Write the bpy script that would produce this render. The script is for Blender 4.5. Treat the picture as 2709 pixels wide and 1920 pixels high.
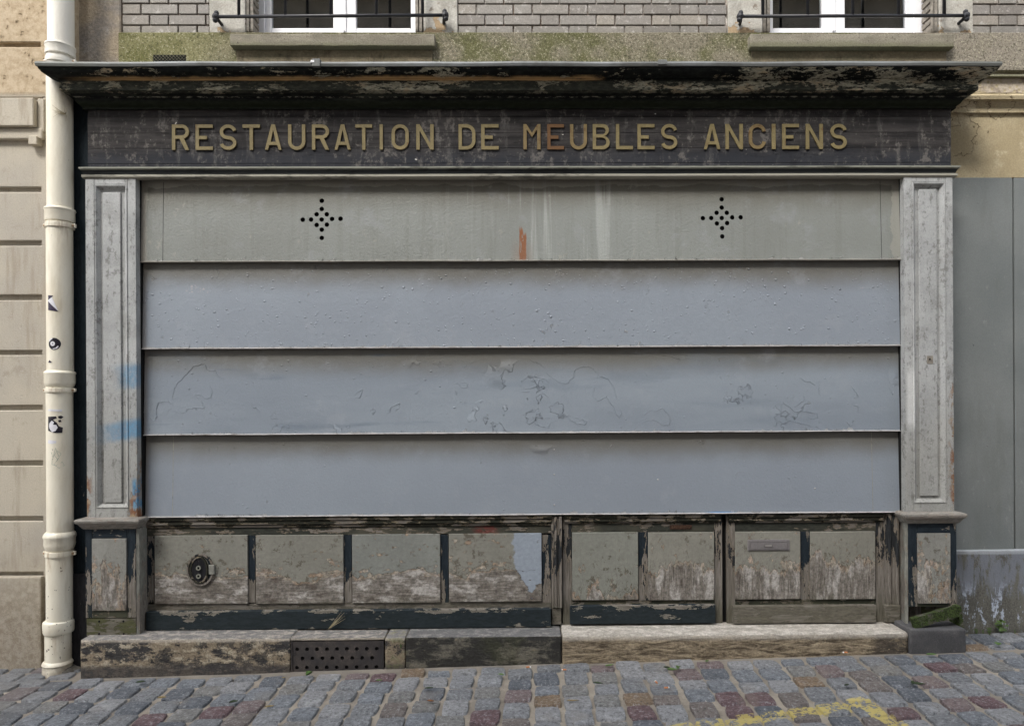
import bpy, bmesh, math, random
from mathutils import Vector, Matrix, noise as mnoise
from mathutils.geometry import tessellate_polygon
random.seed(7)
for o in list(bpy.data.objects):
    bpy.data.objects.remove(o)
SC = bpy.context.scene
COL = SC.collection

# ------------------------------------------------------------------ camera
FPX, CX, CY = 1800.0, 1395.0, 1060.0          # focal length and principal point in photo pixels
YAW, ROLL, HC, DC = math.radians(-0.59), math.radians(0.30), 1.5, 4.0
CAMR = Matrix.Rotation(YAW, 3, 'Z') @ Matrix.Rotation(math.pi/2, 3, 'X') @ Matrix.Rotation(-ROLL, 3, 'Z')
cd = bpy.data.cameras.new('camera')
cam = bpy.data.objects.new('camera', cd)
COL.objects.link(cam)
cam.matrix_world = Matrix.Translation((0, -DC, HC)) @ CAMR.to_4x4()
cd.sensor_width = 36
cd.sensor_fit = 'HORIZONTAL'
cd.lens = 36*FPX/2709
cd.shift_x = (2709/2-CX)/2709
cd.shift_y = (CY-960)/2709
cd.clip_end = 500
SC.camera = cam

# ------------------------------------------------------------------ light
SUN_EL, SUN_AZ = math.radians(52), math.radians(215)
world = bpy.data.worlds.new('World')
SC.world = world
world.use_nodes = True
wn = world.node_tree
bg = wn.nodes['Background']
sky = wn.nodes.new('ShaderNodeTexSky')
sky.sky_type = 'NISHITA'
sky.sun_disc = False
sky.sun_elevation = SUN_EL
sky.sun_rotation = SUN_AZ
sky.air_density = 1.0
sky.dust_density = 3.0
hs = wn.nodes.new('ShaderNodeHueSaturation')
hs.inputs['Saturation'].default_value = 0.32
wn.links.new(sky.outputs[0], hs.inputs['Color'])
wn.links.new(hs.outputs[0], bg.inputs['Color'])
bg.inputs['Strength'].default_value = 0.15
sd = bpy.data.lights.new('sun', 'SUN')
sun = bpy.data.objects.new('sun', sd)
COL.objects.link(sun)
sd.energy = 1.9
sd.angle = math.radians(24)
sd.color = (1.0, 0.96, 0.9)
# light comes from behind the camera, above, slightly from the left
sdir = Vector((-0.55, -0.95, 1.15)).normalized()
sun.rotation_euler = sdir.to_track_quat('Z', 'Y').to_euler()
SC.view_settings.view_transform = 'Standard'
SC.view_settings.look = 'None'
SC.view_settings.gamma = 1
SC.view_settings.use_curve_mapping = False
SC.view_settings.exposure = 1.42

# ------------------------------------------------------------------ measuring the place: photo point -> facade point at depth y
def XZ(px, py, y=0.0):
    d = CAMR @ Vector(((px-CX)/FPX, -(py-CY)/FPX, -1.0))
    t = (y+DC)/d.y
    return d.x*t, HC+d.z*t
def X(px, py=960, y=0.0): return XZ(px, py, y)[0]
def Z(py, px=1375, y=0.0): return XZ(px, py, y)[1]
def GZ(x, y=-0.10):                       # the street climbs gently to the right
    return G0 + GS*x + 0.012*(y+0.10)
_a = XZ(212, 1790, -0.10); _b = XZ(2557, 1719, -0.12)
GS = (_b[1]-_a[1])/(_b[0]-_a[0]); G0 = _a[1]-GS*_a[0]

# ------------------------------------------------------------------ objects
def link(name, me, mat=None, parent=None):
    o = bpy.data.objects.new(name, me)
    COL.objects.link(o)
    if mat is not None and me is not None and not me.materials: me.materials.append(mat)
    if parent is not None: o.parent = parent
    return o
def tag(o, label=None, cat=None, group=None, kind=None):
    if label: o['label'] = label
    if cat: o['category'] = cat
    if group: o['group'] = group
    if kind: o['kind'] = kind
    return o
def empty(name, label=None, cat=None, group=None, kind=None, parent=None, loc=None):
    o = link(name, None, None, parent)
    if loc: o.location = loc
    return tag(o, label, cat, group, kind)
def mesh(name, vs, fs, smooth=False):
    me = bpy.data.meshes.new(name)
    me.from_pydata([tuple(v) for v in vs], [], fs)
    bm = bmesh.new(); bm.from_mesh(me)
    bmesh.ops.recalc_face_normals(bm, faces=bm.faces)
    bm.to_mesh(me); bm.free()
    if smooth:
        for p in me.polygons: p.use_smooth = True
    me.update()
    return me
def subd(me_bm, axis_len):
    pass
def boxmesh(name, x0, x1, y0, y1, z0, z1, bev=0.0, seg=1, nx=1, wob=0.0, nz=1):
    """box; bevelled; optionally cut along x/z and made a little uneven"""
    bm = bmesh.new()
    vs = [bm.verts.new(p) for p in ((x0,y0,z0),(x1,y0,z0),(x1,y1,z0),(x0,y1,z0),(x0,y0,z1),(x1,y0,z1),(x1,y1,z1),(x0,y1,z1))]
    for f in ((0,1,5,4),(1,2,6,5),(2,3,7,6),(3,0,4,7),(4,5,6,7),(3,2,1,0)): bm.faces.new([vs[i] for i in f])
    if bev > 0:
        bmesh.ops.bevel(bm, geom=list(bm.edges), offset=bev, segments=seg, affect='EDGES', profile=0.6)
    for k in range(1, nx):
        bmesh.ops.bisect_plane(bm, geom=bm.verts[:]+bm.edges[:]+bm.faces[:], plane_co=(x0+(x1-x0)*k/nx,0,0), plane_no=(1,0,0))
    for k in range(1, nz):
        bmesh.ops.bisect_plane(bm, geom=bm.verts[:]+bm.edges[:]+bm.faces[:], plane_co=(0,0,z0+(z1-z0)*k/nz), plane_no=(0,0,1))
    if wob:
        for v in bm.verts:
            n = mnoise.noise_vector(v.co*7.0)
            v.co += Vector((n.x*0.3, n.y, n.z))*wob
    bmesh.ops.recalc_face_normals(bm, faces=bm.faces)
    me = bpy.data.meshes.new(name); bm.to_mesh(me); bm.free()
    return me
def box(name, x0, x1, y0, y1, z0, z1, mat, parent=None, **k):
    return link(name, boxmesh(name, x0, x1, y0, y1, z0, z1, **k), mat, parent)
def pbox(name, px0, px1, py0, py1, yf, yb, mat, parent=None, pad=0, **k):
    """box whose front face (depth yf) covers the measured rectangle"""
    pm, qm = (px0+px1)/2, (py0+py1)/2
    return box(name, X(px0,qm,yf), X(px1,qm,yf), yf, yb, Z(py1,pm,yf), Z(py0,pm,yf), mat, parent, **k)
def plate(name, outer, holes, y0, y1, mat, parent=None):
    """flat outline (x,z) with holes, given thickness y0 (front) .. y1 (back)"""
    loops = [outer]+holes
    flat = [p for l in loops for p in l]
    tris = tessellate_polygon([[Vector((p[0], p[1], 0)) for p in l] for l in loops])
    n = len(flat)
    vs = [(p[0], y0, p[1]) for p in flat]+[(p[0], y1, p[1]) for p in flat]
    fs = [tuple(t) for t in tris]+[tuple(n+i for i in reversed(t)) for t in tris]
    k = 0
    for l in loops:
        m = len(l)
        for i in range(m):
            a, b = k+i, k+(i+1) % m
            fs.append((a, b, n+b, n+a))
        k += m
    return link(name, mesh(name, vs, fs), mat, parent)
def wrap(name, xl, xr, yb, prof, mat, parent=None, nseg=40, wob=0.0, smooth=False, y0=0.0, close=True):
    """moulding profile (projection, z) carried round the front of a block from xl to xr with mitred returns to yb"""
    path = [lambda p: (xl-p, yb), lambda p: (xl-p, y0-p)]
    for k in range(1, nseg):
        t = k/nseg
        path.append(lambda p, t=t: (xl-p+(xr-xl+2*p)*t, y0-p))
    path += [lambda p: (xr+p, y0-p), lambda p: (xr+p, yb)]
    vs, fs = [], []
    m = len(prof)
    for f in path:
        for (p, z) in prof:
            x, y = f(p)
            v = Vector((x, y, z))
            if wob:
                v.y += mnoise.noise(Vector((x*3, z*9, 1)))*wob
                v.z += mnoise.noise(Vector((x*2, z*9, 5)))*wob
            vs.append(v)
    for i in range(len(path)-1):
        for j in range(m if close else m-1):
            a, b = i*m+j, i*m+(j+1) % m
            fs.append((a, b, b+m, a+m))
    fs.append(tuple(range(m))); fs.append(tuple((len(path)-1)*m+j for j in range(m)))
    return link(name, mesh(name, vs, fs, smooth), mat, parent)
def lathe(name, prof, cx, cy, mat, parent=None, n=28, lean=(0,0), smooth=True, caps=True):
    """profile (radius, z) turned round a vertical axis; lean shifts the axis with height"""
    vs, fs = [], []
    for r, z in prof:
        for k in range(n):
            a = 2*math.pi*k/n
            vs.append((cx+lean[0]*z+r*math.cos(a), cy+lean[1]*z+r*math.sin(a), z))
    for i in range(len(prof)-1):
        for k in range(n):
            a, b = i*n+k, i*n+(k+1) % n
            fs.append((a, b, b+n, a+n))
    if caps:
        fs.append(tuple(range(n))); fs.append(tuple((len(prof)-1)*n+k for k in range(n)))
    me = mesh(name, vs, fs, smooth)
    if smooth:
        for p in me.polygons:
            if len(p.vertices) > 4: p.use_smooth = False
        try: me.set_sharp_from_angle(angle=math.radians(35))
        except Exception: pass
    return link(name, me, mat, parent)
def tube(name, pts, r, mat, parent=None, n=8):
    vs, fs = [], []
    pts = [Vector(p) for p in pts]
    rs = r if isinstance(r, (list, tuple)) else [r]*len(pts)
    for i, p in enumerate(pts):
        d = (pts[min(i+1, len(pts)-1)]-pts[max(i-1, 0)]).normalized()
        u = d.cross(Vector((0, 0, 1)) if abs(d.z) < .9 else Vector((1, 0, 0))).normalized()
        w = d.cross(u)
        for k in range(n):
            a = 2*math.pi*k/n
            vs.append(p+(u*math.cos(a)+w*math.sin(a))*rs[i])
    for i in range(len(pts)-1):
        for k in range(n):
            a, b = i*n+k, i*n+(k+1) % n
            fs.append((a, b, b+n, a+n))
    fs.append(tuple(range(n))); fs.append(tuple((len(pts)-1)*n+k for k in range(n)))
    return link(name, mesh(name, vs, fs, True), mat, parent)

# ------------------------------------------------------------------ shader kit
class S:
    def __init__(s, b, sock): s.b, s.k = b, sock
    def _m(s, op, o, rev=False):
        n = s.b.n('ShaderNodeMath'); n.operation = op
        a, c = (o, s) if rev else (s, o)
        s.b.put(n.inputs[0], a); s.b.put(n.inputs[1], c)
        return S(s.b, n.outputs[0])
    def __add__(s, o): return s._m('ADD', o)
    def __radd__(s, o): return s._m('ADD', o, True)
    def __sub__(s, o): return s._m('SUBTRACT', o)
    def __rsub__(s, o): return s._m('SUBTRACT', o, True)
    def __mul__(s, o): return s._m('MULTIPLY', o)
    def __rmul__(s, o): return s._m('MULTIPLY', o, True)
    def __truediv__(s, o): return s._m('DIVIDE', o)
    def max(s, o): return s._m('MAXIMUM', o)
    def min(s, o): return s._m('MINIMUM', o)
    def pow(s, o): return s._m('POWER', o)
    def abs(s): return s._m('ABSOLUTE', 0.0)
class B:
    def __init__(s, name):
        s.m = bpy.data.materials.new(name); s.m.use_nodes = True
        s.t = s.m.node_tree
        s.bs = s.t.nodes['Principled BSDF']
        g = s.n('ShaderNodeNewGeometry'); s.P = g.outputs['Position']
        x = s.n('ShaderNodeSeparateXYZ'); s.t.links.new(s.P, x.inputs[0])
        s.x, s.y, s.z = (S(s, x.outputs[i]) for i in range(3))
        gn = s.n('ShaderNodeSeparateXYZ'); s.t.links.new(g.outputs['Normal'], gn.inputs[0])
        s.nz = S(s, gn.outputs[2]); s.ny = S(s, gn.outputs[1]); s.nx = S(s, gn.outputs[0])
        s.seed = 0.0
    def n(s, t): return s.t.nodes.new(t)
    def put(s, i, v):
        if isinstance(v, S): s.t.links.new(v.k, i)
        elif isinstance(v, (tuple, list)):
            i.default_value = tuple(v)+((1,) if len(v) == 3 and len(i.default_value) == 4 else ())
        else: i.default_value = v
    def vec(s, sx=1, sy=1, sz=1, warp=None):
        s.seed += 3.7
        n = s.n('ShaderNodeVectorMath'); n.operation = 'MULTIPLY_ADD'
        s.t.links.new(s.P, n.inputs[0]); n.inputs[1].default_value = (sx, sy, sz); n.inputs[2].default_value = (s.seed, s.seed*.7, s.seed*1.3)
        return n.outputs[0]
    def noise(s, scale=5, detail=4, rough=.55, st=(1, 1, 1), dist=0.0):
        n = s.n('ShaderNodeTexNoise'); s.t.links.new(s.vec(*st), n.inputs['Vector'])
        n.inputs['Scale'].default_value = scale; n.inputs['Detail'].default_value = detail; n.inputs['Roughness'].default_value = rough
        n.inputs['Distortion'].default_value = dist
        return S(s, n.outputs['Fac'])
    def vor(s, scale=5, st=(1, 1, 1), feat='F1', rnd=1.0, out='Distance'):
        n = s.n('ShaderNodeTexVoronoi'); n.feature = feat; s.t.links.new(s.vec(*st), n.inputs['Vector'])
        n.inputs['Scale'].default_value = scale; n.inputs['Randomness'].default_value = rnd
        return S(s, n.outputs[out])
    def ss(s, v, lo, hi, a=0.0, c=1.0):
        n = s.n('ShaderNodeMapRange'); n.interpolation_type = 'SMOOTHSTEP'
        s.put(n.inputs['Value'], v)
        if lo > hi: lo, hi, a, c = hi, lo, c, a
        n.inputs['From Min'].default_value = lo; n.inputs['From Max'].default_value = hi
        n.inputs['To Min'].default_value = a; n.inputs['To Max'].default_value = c
        return S(s, n.outputs['Result'])
    def mix(s, f, a, c):
        n = s.n('ShaderNodeMix'); n.data_type = 'RGBA'
        s.put(n.inputs[0], f); s.put(n.inputs[6], a); s.put(n.inputs[7], c)
        return S(s, n.outputs[2])
    def mul(s, col, f):          # colour times grey factor
        n = s.n('ShaderNodeVectorMath'); n.operation = 'SCALE'
        s.put(n.inputs[0], col) if isinstance(col, S) else setattr(n.inputs[0], 'default_value', tuple(col[:3]))
        s.put(n.inputs['Scale'], f)
        return S(s, n.outputs[0])
    def rnd(s):
        n = s.n('ShaderNodeObjectInfo'); return S(s, n.outputs['Random'])
    def inr(s, v, a, c, soft=.01):
        return s.ss(v, a-soft, a+soft)*s.ss(v, c+soft, c-soft)
    def ramp(s, v, stops, const=False):
        n = s.n('ShaderNodeValToRGB'); s.put(n.inputs[0], v)
        e = n.color_ramp.elements
        if const: n.color_ramp.interpolation = 'CONSTANT'
        while len(e) < len(stops): e.new(.5)
        for i, (p, c) in enumerate(stops): e[i].position = p; e[i].color = tuple(c)+(1,)
        return S(s, n.outputs[0])
    def out(s, col, rough=.8, h=None, dist=.003, strength=1.0, metal=0.0, spec=.3):
        s.put(s.bs.inputs['Base Color'], col); s.put(s.bs.inputs['Roughness'], rough)
        s.put(s.bs.inputs['Metallic'], metal); s.bs.inputs['Specular IOR Level'].default_value = spec
        if h is not None:
            n = s.n('ShaderNodeBump'); s.put(n.inputs['Height'], h)
            n.inputs['Distance'].default_value = dist; n.inputs['Strength'].default_value = strength
            s.t.links.new(n.outputs[0], s.bs.inputs['Normal'])
        return s.m

def m_simple(name, col, rough=.7, var=.15, scale=30, metal=0.0, spec=.3, bump=.001):
    b = B(name); n = b.noise(scale, 4)
    return b.out(b.mul(col, b.ss(n, .3, .7, 1-var, 1+var)), rough, n, bump, metal=metal, spec=spec)

# --- walls
def m_leftwall():
    b = B('cream_rendered_stone')
    fine = b.noise(140, 4, .65); big = b.noise(2.2, 4); pit = b.noise(30, 4, .65); st = b.noise(6, 5, .6, (3, 3, .4))
    up = b.ss(b.z+(big-.5)*.05, Z(252, 60, .1)-.02, Z(252, 60, .1)+.02)
    low = b.mix(b.ss(big, .35, .65), (.465, .425, .35), (.395, .365, .315))
    low = b.mix(b.ss(st, .50, .72)*.55, low, (.27, .225, .17))
    low = b.mix(b.ss(b.noise(9, 5, .75), .56, .70)*.35, low, (.25, .21, .16))
    base = b.ss(b.z+(st-.5)*.5, .75, .1)
    low = b.mix(base*b.ss(fine+pit, .85, 1.15)*.8, low, (.17, .14, .10))
    low = b.mix(base*.45, low, (.24, .2, .15))
    upc = b.mix(b.ss(pit, .35, .7), (.47, .385, .275), (.34, .265, .17))
    upc = b.mix(b.ss(pit, .68, .72), upc, (.13, .09, .05))
    col = b.mix(up, low, upc)
    col = b.mul(col, b.ss(fine, .3, .7, .92, 1.08))
    h = fine*.12+b.ss(pit, .7, .62)*(up*.8+.12)
    return b.out(col, .92, h, .006)
def m_pipe():
    b = B('cream_pipe_paint')
    n = b.noise(9, 4, .6, (1, 1, .35)); f = b.noise(75, 3); chip = b.noise(60, 2, .5, (1, 1, .8)); c2 = b.noise(14, 3, .6)
    lowz = b.ss(b.z, .9, .1)
    col = b.mix(b.ss(n, .4, .75), (.76, .72, .60), (.66, .60, .47))
    col = b.mix(b.ss(b.noise(5, 4, .6, (2, 2, .3)), .58, .75)*.5, col, (.42, .36, .25))
    ch = b.ss(chip+lowz*.10+(c2-.5)*.2, .77, .79)
    col = b.mix(ch, col, (.09, .06, .045))
    for pz in (583, 1024, 1460, 1684):
        zc_ = Z(pz, 157, -.06); rs_ = b.ss(b.z+(n-.5)*.10, zc_-.16, zc_)*b.ss(b.z, zc_+.004, zc_)*b.ss(b.noise(16, 5, .7, (1.5, 1.5, .22)), .50, .66)
        col = b.mix(rs_*.55, col, (.30, .19, .10))
    grime = b.ss(b.z+(c2-.5)*.16, .06+G0-GS*2.7, -.01+G0-GS*2.7)
    col = b.mix(grime*.75, col, (.2, .15, .1))
    cold = b.ss(b.z, 3.2, 3.45)
    col = b.mix(cold*.6, col, (.74, .73, .70))
    return b.out(col, .42, f*.5+(1-ch)*.5+n*.6, .003, spec=.5)
def m_stonepier():
    b = B('rough_pier_stone')
    n = b.noise(3, 5, .6); f = b.noise(60, 6, .7)
    col = b.mix(b.ss(n, .35, .6), (.42, .35, .26), (.27, .25, .23))
    col = b.mix(b.ss(b.z+(n-.5)*.3, 3.55, 3.4)*.8, col, (.12, .115, .10))
    col = b.mix(b.ss(b.noise(7, 4), .58, .7)*.5, col, (.52, .50, .48))
    return b.out(b.mul(col, b.ss(f, .3, .7, .75, 1.2)), .95, f+n*1.5, .008)
def m_brick():
    b = B('grey_glazed_brick')
    r = b.rnd(); f = b.noise(110, 4, .75); n = b.noise(10, 4)
    col = b.ramp(r, [(0, (.17, .155, .138)), (.35, (.225, .21, .19)), (.65, (.195, .182, .168)), (1, (.26, .235, .20))])
    # soot and damp low on the wall, washed pale higher up
    col = b.mix(b.ss(b.z+(n-.5)*.12, Z(60, 700, .2), Z(95, 700, .2))*.35, col, (.13, .13, .105))
    edge = b.ss(b.noise(22, 5, .75), .56, .66)
    col = b.mix(edge*.5, col, (.50, .48, .45))
    return b.out(b.mul(col, b.ss(f, .3, .7, .8, 1.2)), .6, f*.6+n*.6, .0025, spec=.4)
def m_mortar():
    b = B('brick_mortar'); f = b.noise(90, 4, .7); n = b.noise(12, 3)
    col = b.mix(b.ss(n, .4, .62), (.27, .21, .17), (.60, .57, .53))
    return b.out(b.mul(col, b.ss(f, .3, .7, .75, 1.2)), .95, f, .003)
def m_moss_band():
    b = B('mossy_render_band')
    grain = b.noise(85, 3, .8); g2 = b.noise(210, 2, .6); big = b.noise(1.7, 4, .6); med = b.noise(7, 5, .65)
    left = b.ss(b.x+(big-.5)*1.2, -1.55, -2.25)
    rgt = b.ss(b.x+(big-.5)*1.0, 2.15, 2.6)
    col = b.mix(b.ss(big+(med-.5)*.5, .38, .62), (.235, .21, .155), (.13, .13, .055))
    col = b.mul(col, .82)
    col = b.mix(left*.85, col, b.mix(b.ss(med, .4, .6), (.20, .195, .085), (.14, .14, .05)))
    col = b.mix(b.ss(b.z+(med-.5)*.16, 3.52, 3.44)*b.ss(med, .38, .55)*.75, col, (.17, .18, .045))
    col = b.mix(rgt*.7, col, (.27, .24, .20))
    sp = b.ss(grain+(g2-.5)*.5, .56, .68)
    col = b.mix(sp*.75, col, (.46, .43, .32))
    col = b.mix(b.ss(grain, .46, .36)*.8, col, (.045, .045, .025))
    return b.out(col, .95, grain+g2*.5, .006)
def m_apron():
    b = B('dirty_render_under_sill'); n = b.noise(6, 5, .7, (1, 1, 2)); f = b.noise(70, 4, .7)
    col = b.mix(b.ss(n, .35, .65), (.20, .165, .11), (.13, .115, .075))
    col = b.mix(b.ss(b.noise(9, 5, .7, (1, 1, .4)), .55, .7)*.6, col, (.04, .03, .02))
    return b.out(b.mul(col, b.ss(f, .3, .7, .8, 1.2)), .95, f+n, .004)
def m_sill():
    b = B('weathered_sill_stone')
    n = b.noise(5, 5, .65, (1, 1, 2)); f = b.noise(120, 4, .7); p = b.noise(60, 3)
    col = b.mix(b.ss(n, .35, .65), (.26, .24, .19), (.17, .155, .12))
    col = b.mix(b.ss(b.z+(n-.5)*.10, Z(108, 700, .13), Z(126, 700, .13))*.6, col, (.10, .105, .05))
    col = b.mix(b.ss(p, .66, .72), col, (.07, .06, .05))
    return b.out(b.mul(col, b.ss(f, .3, .7, .8, 1.2)), .92, f+p*.6, .004)
def m_jamb():
    b = B('flaking_whitewashed_stone')
    n = b.noise(9, 5, .65); f = b.noise(90, 4, .7); lo = b.ss(b.z+(n-.5)*.35, Z(70, 700, .2), Z(88, 700, .2))
    col = b.mix(b.ss(n, .35, .7), (.47, .46, .42), (.36, .34, .30))
    pe = b.ss(b.noise(9, 5, .65)+lo*.10, .625, .635)
    col = b.mix(b.ss(b.noise(7, 5, .7), .5, .62)*.6, col, (.27, .26, .23))
    col = b.mix(pe, col, (.36, .27, .17))
    col = b.mix(b.ss(b.noise(16, 4), .62, .68)*.7, col, (.14, .10, .07))
    return b.out(b.mul(col, b.ss(f, .3, .7, .82, 1.15)), .9, f*.4+(1-pe)*1.0+n, .005)
def m_tan_plaster():
    b = B('ochre_cracked_plaster')
    n = b.noise(3.5, 5, .6); f = b.noise(100, 4, .7); cr = (b.noise(3.2, 5, .55)-.5).abs()
    col = b.mix(b.ss(n, .35, .65), (.43, .365, .24), (.345, .285, .175))
    col = b.mix(b.ss(b.noise(5, 5, .7), .56, .68)*.7, col, (.55, .48, .34))
    crack = b.ss(cr, .006, .0015)*b.ss(b.noise(2.3, 2), .45, .55)
    col = b.mix(crack*.8, col, (.09, .06, .03))
    col = b.mix(b.ss(b.z+(n-.5)*.15, 2.86, 2.80)*.5, col, (.6, .54, .42))
    pe = b.ss(b.z, Z(256, 2620, .19), Z(253, 2620, .19))
    scal = b.vor(38, (1, 1, 1), 'F1')
    stone = b.mix(b.ss(b.noise(12, 4), .4, .6), (.22, .175, .13), (.45, .39, .31))
    col = b.mix(pe*b.ss(b.noise(6, 4), .42, .5)*b.ss(scal, .2, .5), col, stone)
    return b.out(b.mul(col, b.ss(f, .3, .7, .85, 1.12)), .9, f*.3-crack*1.0+n*.8+scal*pe, .004)
def m_greywall():
    b = B('slate_grey_wall_paint')
    n = b.noise(2.5, 4); f = b.noise(200, 3); sp = b.noise(26, 2, .5)
    col = b.mix(b.ss(n, .3, .7), (.150, .166, .166), (.185, .20, .198))
    col = b.mix(b.ss(sp, .77, .79), col, (.05, .045, .045))
    col = b.mix(b.ss(b.noise(1.6, 4, .6, (3, 3, .7)), .52, .72)*.45, col, (.12, .128, .115))
    col = b.mix(b.ss(b.noise(13, 6, .8, (1.5, 1, .7)), .60, .68)*.35, col, (.30, .31, .30))
    return b.out(b.mul(col, b.ss(f, .3, .7, .93, 1.07)), .75, f*.25+n*.6-b.ss(sp, .75, .8)*.8, .003)
def m_plinthwall():
    b = B('scuffed_blue_grey_plinth')
    n = b.noise(4, 5, .7, (1.6, 1, .6)); f = b.noise(110, 4, .7); s2 = b.noise(11, 5, .75, (1.6, 1, .45), 0.6)
    z0 = GZ(2.7)
    col = b.mix(b.ss(f+n, .85, 1.1), (.085, .085, .075), (.15, .145, .125))
    hi = b.ss(b.z+(s2-.5)*1.0, .22, .42)
    col = b.mix(hi*b.ss(s2, .40, .55)*.8, col, (.19, .21, .25))
    col = b.mix(b.inr(b.z+(s2-.5)*.3, .1, .36, .08)*b.ss(s2+(b.noise(60, 3)-.5)*.3, .56, .62), col, (.42, .47, .56))
    col = b.mix(b.ss(b.z, Z(1469, 2600, .15), Z(1463, 2600, .15))*.7, col, (.38, .41, .44))
    col = b.mix(b.ss(b.z+(n-.5)*.1, .13, .05)*.6, col, (.07, .07, .06))
    return b.out(col, .85, f+n*1.4, .004)

# --- timber and paint
def wood(b, axis):
    st = (.9, 9, 14) if axis == 'h' else (14, 9, .9)
    g = b.noise(9, 6, .7, st, .6); g2 = b.noise(3, 5, .6, (.6, 3, 3) if axis == 'h' else (3, 3, .6))
    col = b.mix(b.ss(g, .3, .7), (.100, .088, .074), (.26, .238, .212))
    return b.mix(b.ss(g2, .45, .7)*.6, col, (.12, .105, .085)), g
def m_peel(name, zc, amp, axis='h', paint=(.235, .232, .20), spots=.66, patch=None, wisp=0.0, dip=None):
    """old paint peeling off bare boards below the height zc"""
    b = B(name); b.seed = random.random()*90
    wd, g = wood(b, axis)
    st = (1, 1, 1.6) if axis == 'h' else (2.4, 1, .7)
    n = b.noise(7, 7, .62, st); n2 = b.noise(26, 5, .7, st)
    hgt = (b.z-zc)/amp
    if dip: hgt = hgt+b.ss((b.x-dip[0]).abs(), dip[1], 0.0)*dip[2]
    n0 = b.noise(3.2, 5, .6, st)
    f = hgt+(n-.5)*9.0+(n2-.5)*3.0+(n0-.5)*17.0
    painted = b.ss(f, -.05, .05)
    chips = b.ss(b.noise(15, 6, .72, (1, 1, 1.7) if axis == 'h' else (1.4, 1, .8))+b.ss(hgt, 4.5, 0.5)*.07, spots-.03, spots-.018)
    painted = painted*(1-chips)
    rim = b.ss(f, -1.3, -.1)*(1-painted)
    under = b.mix(b.ss(b.noise(18, 4), .4, .6), (.33, .23, .15), (.42, .37, .29))
    blo = b.noise(6, 6, .7, (1, 1, 2.2) if axis == 'h' else (2, 1, .6))
    wd = b.mix(b.ss(blo, .50, .62)*.8, wd, (.42, .40, .375))
    wd = b.mix(b.ss(blo, .46, .36)*.7, wd, (.07, .055, .045))
    col = b.mix(rim*.6, wd, under)
    pcol = b.mix(b.ss(b.noise(3, 4, .6), .35, .65), paint, tuple(c*.86 for c in paint))
    crk = b.ss((b.noise(6, 7, .7, st)-.5).abs(), .010, .003)*b.ss(hgt, 6.0, .0)
    pcol = b.mix(crk*.7, pcol, (.05, .04, .03))
    dk = b.ss(b.noise(17, 6, .8), .54, .60)*b.ss(b.noise(5, 3), .44, .56)
    pcol = b.mix(dk*.75, pcol, (.08, .065, .045))
    if patch:   # a patch of bluer paint
        x0, x1, zb = patch
        n5 = b.noise(34, 5, .75, (.6, 1, 1.8))
        m = b.ss(b.x+(n2-.5)*.05+(n-.5)*.07, x0-.004, x0+.012)*b.ss(b.z+(n-.5)*.22+(n5-.5)*.16-(b.x-(x0*.35+x1*.65)).abs()*1.5, zb, zb+.004)
        m = m*b.ss(b.noise(30, 6, .75, (.7, 1, 1.8)), .66, .64)
        painted = painted.max(m); pcol = b.mix(m, pcol, (.27, .31, .36))
    col = b.mix(painted, col, pcol)
    edge = b.ss(f.abs(), .16, .02)*b.ss(n2, .4, .5)
    col = b.mix(edge*.85, col, (.035, .025, .018))
    moss = b.ss(b.z+(n-.5)*.12, MOSSZ+.10, MOSSZ)
    col = b.mix(moss*.55*(1-painted*.6), col, (.06, .065, .025))
    if wisp: col = b.mix(b.ss(b.noise(12, 5, .7, (3, 1, .4)), .55, .7)*wisp*(1-painted), col, (.36, .34, .31))
    tx = b.ss(b.noise(48, 5, .8), .32, .68, -.38, .38)*(1-painted*.75)+1.0
    return b.out(b.mul(col, tx), .8, g*.5+painted*1.3+n2*.15+(painted*b.noise(60, 3))*.3, .0035)
MOSSZ = .24
def m_oldpaint(name, paint, axis='h', thr=.60, low=0.0, cream=(.40, .35, .26), moss=0.0, tint=None, rough=.55, ws=1.0, ew=None, red=False):
    """dark oil paint worn to wood in flakes; `low` wears it away towards the foot of the joinery"""
    b = B(name); b.seed = random.random()*90
    wd, g = wood(b, axis)
    wd = b.mul(wd, ws)
    st = (.6, 1, 1.8) if axis == 'h' else (2.2, 1, .5)
    n = b.noise(10, 7, .68, st); n2 = b.noise(42, 5, .7, st); big = b.noise(2.6, 3)
    f = n+(n2-.5)*.25+(big-.5)*.25
    if low: f = f+b.ss(b.z, .62, .30)*low
    if ew: f = f+b.ss(b.z, ew[0]+.03, ew[0]-.005)*.12+b.ss(b.z, ew[1]-.012, ew[1])*.10
    bare = b.ss(f, thr, thr+.015)
    rim = b.ss(f, thr+.05, thr)*bare
    col = b.mix(rim*.7, wd, cream)
    pc = b.mix(b.ss(n2, .35, .65), paint, tuple(c*1.5+.004 for c in paint))
    if tint: pc = b.mix(b.ss(big, .45, .6), pc, tint)
    col = b.mix(bare, pc, col)
    if red:   # faint red spray
        rm = b.ss((b.x-X(1285, 1400)+(big-.5)*.2).abs(), .10, .03)*b.ss(n2, .35, .6)
        col = b.mix(rm*.55, col, (.22, .025, .025))
    if moss: col = b.mix(b.ss(b.z+(n-.5)*.2, MOSSZ+.12, MOSSZ-.02)*moss, col, (.05, .055, .022))
    return b.out(col, b.mix(bare, (rough,)*3, (.9,)*3) if False else rough+.15, (1-bare)*1.0+g*.3, .003, spec=.15)
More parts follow.
